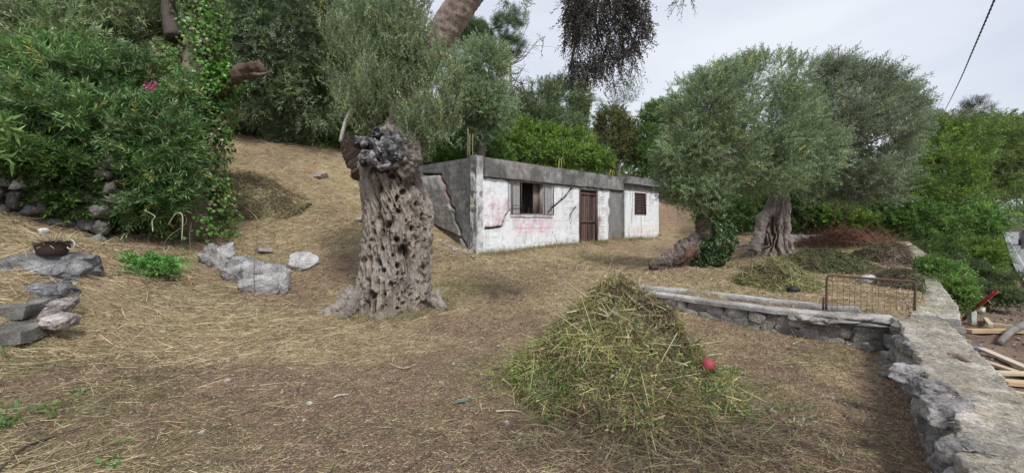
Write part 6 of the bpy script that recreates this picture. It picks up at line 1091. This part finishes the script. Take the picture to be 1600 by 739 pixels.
# thin stems and dead sticks
for k, (pts, Y, rd, lab) in enumerate([
    ([(398, 455), (397, 420), (400, 385), (403, 362)], 6.6, .006, 'thin upright dead stem in front of the craggy outcrop'), ([(440, 430), (437, 400), (425, 370)], 7.4, .005, 'thin dry stalk beside the round boulder'),
    ([(284, 376), (285, 338), (275, 334), (262, 352)], 6.9, .009, 'bent bleached stick standing in the weeds'), ([(239, 362), (238, 345), (242, 338), (225, 328)], 6.9, .010, 'crooked pale stick by the oleander'), ([(250, 400), (262, 372), (288, 352), (292, 340)], 6.8, .005, 'slanting dry stalk near the bent stick'),
    ([(300, 400), (296, 370), (299, 348)], 7.2, .005, 'dry upright stalk behind the green plant')]):
    m = MB(); tube(m, [P(a, b_, Y) for a, b_ in pts], [rd, rd * .8, rd * .5], 18, 5, .05, 4, k, col=[(.2, .17, .13), (.22, .2, .14), (.5, .46, .38), (.46, .43, .36), (.3, .25, .18), (.25, .2, .16)][k])
    q = P(*pts[0], Y); rr5 = np.random.default_rng(k)
    if k in (0, 1, 5):
        for j in range(12): t = rr5.uniform(.3, 1); s_ = P(*pts[0], Y) * (1 - t) + P(*pts[-1], Y) * t; tube(m, [s_, s_ + V(rr5.normal() * .05, rr5.normal() * .03, .06)], [.002, .001], 3, 3, 0, 1, 1, col=(.2, .18, .12), cap=False)
    tag(build(m, 'dry_stem', M_wood, loc=q), lab, 'stick')
def twig(pts, rd, lab, col):
    w_ = []
    for (px, py) in pts:
        Y = 1.5 * F / (py - 345)
        for _ in range(3): x = (px - 800) / F * Y; Y = (CAMZ - zs(x, Y) - .02) * F / (py - 345)
        w_.append(P(px, py, Y))
    m = MB(); tube(m, w_, [rd, rd * .8, rd * .4], 24, 6, .1, 8, 3, col=col); tag(build(m, 'twig', M_wood, loc=w_[0]), lab, 'twig')
twig([(-5, 738), (35, 700), (80, 682), (135, 665)], .009, 'long dark twig across the lower left corner', (.10, .07, .06))
twig([(40, 736), (90, 722), (130, 708), (160, 702)], .007, 'pale twig under the long dark one at lower left', (.36, .30, .22))
twig([(632, 735), (650, 722), (675, 709)], .008, 'short dark twig at the bottom centre', (.12, .09, .08)); twig([(608, 567), (630, 575), (652, 568)], .006, 'curved pale stalk on the mulch right of the trunk foot', (.50, .42, .30))
twig([(770, 576), (790, 575), (815, 574)], .008, 'dark straight twig at the left foot of the weed heap', (.14, .10, .08)); twig([(785, 592), (800, 605), (804, 632)], .009, 'forked pale stalk below the dark straight twig', (.48, .40, .28)); twig([(775, 642), (800, 641), (816, 643)], .008, 'thick pale stalk lying below the forked one', (.48, .42, .30))
twig([(522, 620), (530, 617), (545, 615)], .008, 'short white chip of wood left of centre', (.62, .60, .55))
m = MB(); q = gp(722, 3.55); n = 3; rough_box(m, q + V(0, 0, .02), V(.11, .02, .01), V(0, .05, 0), V(0, 0, .008), .02, .01, 20, 3, (.20, .25, .22)); tag(build(m, 'scrap', M_plastic, loc=q), 'small dull green scrap lying on the mulch left of the weed heap', 'rubbish')
# ------------------------------------------------------------------ building site beyond the wall
def onout(px, py, z=None):
    Y = 2. * F / (py - 345)
    for _ in range(5): x = (px - 800) / F * Y; Y = (CAMZ - zs(x, Y)) * F / (py - 345)
    return V((px - 800) / F * Y, Y, zs((px - 800) / F * Y, Y))
def plank(a, b, w_, th, lab, col=(.55, .43, .27), lift=.03, grp='timber beyond the wall'):
    p, q = onout(*a) + V(0, 0, lift), onout(*b) + V(0, 0, lift); d = q - p; s = nrm(np.cross(d, UZ)) * w_; m = MB(); rough_box(m, (p + q) / 2, d, s, nrm(np.cross(s, d)) * th, .15, .004, 4, int(a[0]), np.asarray(col)); tag(build(m, 'plank', M_lumber, loc=(p + q) / 2), lab, 'plank', grp)
plank((1512, 521), (1598, 522), .12, .06, 'thick raw plank at the front of the timber group near the red bar', (.52, .38, .22), .05); plank((1542, 512), (1592, 518), .08, .04, 'thin raw batten behind the thick plank', (.56, .45, .30), .1); plank((1540, 508), (1548, 524), .06, .05, 'short cross batten joining the two timbers', (.60, .50, .34), .13); plank((1512, 505), (1540, 509), .08, .08, 'reddish wooden block by the foot of the red bar', (.34, .20, .14), .05)
plank((1533, 553), (1612, 588), .10, .03, 'uppermost of the fanned pale boards by the near wall', (.60, .52, .40), .08); plank((1535, 569), (1615, 596), .09, .03, 'second board of the pale fan by the near wall', (.52, .42, .30), .05); plank((1552, 592), (1640, 594), .10, .03, 'third board of the pale fan, lying level', (.58, .47, .33), .08); plank((1565, 603), (1640, 610), .14, .04, 'broad orange-brown board at the front of the fan', (.55, .42, .26), .06); plank((1575, 615), (1640, 628), .08, .03, 'lowest narrow board of the fan', (.55, .45, .32), .03)
m = MB(); p0, p1 = onout(1508, 500) + V(0, 0, .05), P(1557, 457, 7.0); ax = p1 - p0; s = nrm(np.cross(ax, V(.3, 1, 0))) * .075; nn_ = nrm(np.cross(s, ax)); rbp = thing('red_bar', 'bright red perforated steel channel sticking up aslant beyond the wall end', 'metal bar', p0)
box(m, (p0 + p1) / 2, ax, s, nn_ * .008, (.42, .03, .04)); box(m, (p0 + p1) / 2 + s * .5 + nn_ * .018, ax, nrm(s) * .008, nn_ * .035, (.42, .03, .04)); box(m, (p0 + p1) / 2 - s * .5 + nn_ * .018, ax, nrm(s) * .008, nn_ * .035, (.42, .03, .04)); build(m, 'channel', M_paint, rbp)
m = MB(); tube(m, [p0 + V(-.02, 0, -.02), p0 + ax * .12 + V(.02, 0, .06), p0 + ax * .22], .025, 8, 8, 0, 1, 1, col=(.40, .03, .04)); build(m, 'elbow', M_paint, rbp)
for k in range(7): m = MB(); c_ = p0 + ax * (.3 + k * .1) - nn_ * .006; box(m, c_, nrm(ax) * .022, nrm(s) * .022, nn_ * .005, (.06, .02, .02)); build(m, 'hole', M_flat, rbp)
m = MB(); tube(m, [onout(1562, 540) + V(0, 0, .05), onout(1580, 528) + V(0, 0, .12), onout(1600, 520) + V(0, 0, .16), onout(1640, 512) + V(0, 0, .3)], [.04, .055, .06, .06], 24, 12, .1, 4, 3, col=(.24, .225, .21)); tag(build(m, 'pipe', M_conc, loc=onout(1580, 528)), 'dusty grey curved pipe at the right edge beside the timber', 'pipe')
m = MB(); q = onout(1519, 508) + V(0, 0, .15); rough_box(m, q, V(.10, 0, 0), V(0, .08, 0), V(0, 0, .26), .04, .03, 9, 3, (.58, .62, .56)); tag(build(m, 'sack', M_plastic, loc=q), 'small pale sack standing by the foot of the red bar', 'sack')
m = MB(); q = onout(1527, 547) + V(0, 0, .03); rough_box(m, q, V(.16, .02, 0), V(0, .1, 0), V(0, 0, .03), .03, .02, 14, 3, (.16, .26, .50)); tag(build(m, 'scrap', M_plastic, loc=q), 'small blue plastic scrap on the dirt above the fanned boards', 'rubbish')
m = MB(); q = onout(1532, 490) + V(0, 0, .08); box(m, q, V(.14, .03, 0), V(0, .1, 0), V(0, 0, .12), (.62, .58, .50)); tag(build(m, 'concrete_block', M_conc, loc=q), 'small cream block on the dirt just right of the red bar', 'block')
r = np.random.default_rng(88); m = MB(); n = 5000; x = r.uniform(4, 16, n); y = r.uniform(2, 13, n); ok = (x > RWx(y) + .4); x, y = x[ok], y[ok]; n = len(x); leaves(m, np.stack([x, y, zg(x, y) + .01], -1), nrm(r.normal(size=(n, 3)) * V(1, 1, .4)), r.uniform(.03, .09, n), r.uniform(.02, .05, n), np.array([(.36, .28, .2), (.2, .14, .10), (.45, .42, .38), (.28, .2, .15)])[r.integers(0, 4, n)], r); tag(build(m, 'site_debris', M_stone, loc=(9, 8, -.4)), 'brown chips and crumbs on the dirt beyond the wall', 'debris', kind='stuff')
# ------------------------------------------------------------------ road and parked car
e0, e1 = V(24.1, 19.5), V(46.3, 38.2); dr_ = nrm(e1 - e0); ex = e0 - dr_ * 30; fx = e0 + dr_ * 120; nr3 = V(dr_[1], -dr_[0]); pts = []; n = 160
t = np.linspace(0, 150, n); cx = ex[None] + dr_[None] * t[:, None]; rws = []
for w_ in np.linspace(0, 7, 9): xy = cx + nr3 * w_; rws.append(np.stack([xy[:, 0], xy[:, 1], np.full(n, 0.)], -1))
v = np.stack(rws, 1); zr = zraw(v[..., 0], v[..., 1]).max(1) + .13; zr = np.convolve(np.r_[[zr[0]] * 6, zr, [zr[-1]] * 6], np.ones(13) / 13, 'valid'); v[..., 2] = zr[:, None]
m = MB(); m.add(v.reshape(-1, 3), grid_faces(n, 9)[:, ::-1], (.24, .245, .255)); tag(build(m, 'road', M_asph), 'pale grey asphalt road at the far right', kind='structure')
m = MB(); l2 = np.stack([np.c_[cx + nr3 * .35, zr + .006], np.c_[cx + nr3 * .47, zr + .006]], 1); m.add(l2.reshape(-1, 3), grid_faces(n, 2)[:, ::-1], (.40, .40, .40)); tag(build(m, 'road_line', M_asph), 'white edge line painted on the grey road', kind='structure')
cc_ = P(1612, 386, 45); i = np.argmin(np.linalg.norm(cx - cc_[:2], axis=1)); cc_[2] = zr[i] + .0; car = thing('car', 'dark car parked on the road at the right edge', 'car', cc_); D3 = np.r_[-dr_, 0]; S3 = np.r_[nr3, 0]
m = MB(); prof = [(-2.1, .35), (-2.15, .75), (-1.9, .92), (-1.2, .98), (-.6, 1.42), (.7, 1.45), (1.5, 1.0), (2.05, .85), (2.1, .4)]; A = [cc_ + D3 * a + UZ * b_ + S3 * s for s in (-.85, .85) for a, b_ in prof]; N_ = len(prof); fcs = [list(range(N_)), list(range(N_, 2 * N_))[::-1]]; m.add(A, np.array(fcs), (.05, .055, .065)); m.f.append(np.array([(k, (k + 1) % N_, (k + 1) % N_ + N_, k + N_)[::-1] for k in range(N_)]) ); build(m, 'body', M_car, car)
m = MB(); A = [cc_ + D3 * a + UZ * b_ + S3 * s for s in (-.87, .87) for a, b_ in ((-1.1, 1.0), (-.58, 1.36), (.65, 1.38), (1.3, 1.03))]; m.add(A, np.array([(0, 1, 2, 3), (7, 6, 5, 4)]), (.02, .025, .03)); build(m, 'side_window', M_glass, car)
m = MB(); A = [cc_ + D3 * a + UZ * b_ + S3 * s for (a, b_) in ((1.56, 1.0), (.76, 1.44)) for s in (-.7, .7)]; m.add(A, np.array([(0, 1, 3, 2)]), (.03, .035, .04)); build(m, 'windscreen', M_glass, car)
for (a, s) in ((-1.35, -.8), (-1.35, .8), (1.35, -.8), (1.35, .8)): m = MB(); q = cc_ + D3 * a + UZ * .32 + S3 * s; tube(m, [q - S3 * .1, q + S3 * .1], .32, 3, 20, 0, 1, 1, col=(.025, .025, .025)); build(m, 'wheel', M_rubber, car)
for s in (-.6, .6): m = MB(); box(m, cc_ + D3 * 2.1 + UZ * .68 + S3 * s, D3 * .05, S3 * .32, UZ * .14, (.7, .7, .7)); build(m, 'headlight', M_glass, car)
# ------------------------------------------------------------------ overhead cable
cb = thing('overhead_cable', 'twisted black overhead cable slanting down across the sky at upper right', 'cable', P(1555, 0, 9)); wp = spline([P(1640, -250, 5.5), P(1590, -90, 6.5), P(1554, 0, 8), P(1522, 75, 11), P(1498, 130, 17), P(1478, 170, 28), P(1470, 185, 34)], 260)
for ph in (0, math.pi):
    a = np.linspace(0, 240, 260) + ph; m = MB(); tube(m, wp + np.stack([np.cos(a), 0 * a, np.sin(a)], -1) * .010, .012, 260, 6, 0, 1, 1, col=(.06, .06, .07)); build(m, 'wire', M_flat, cb)
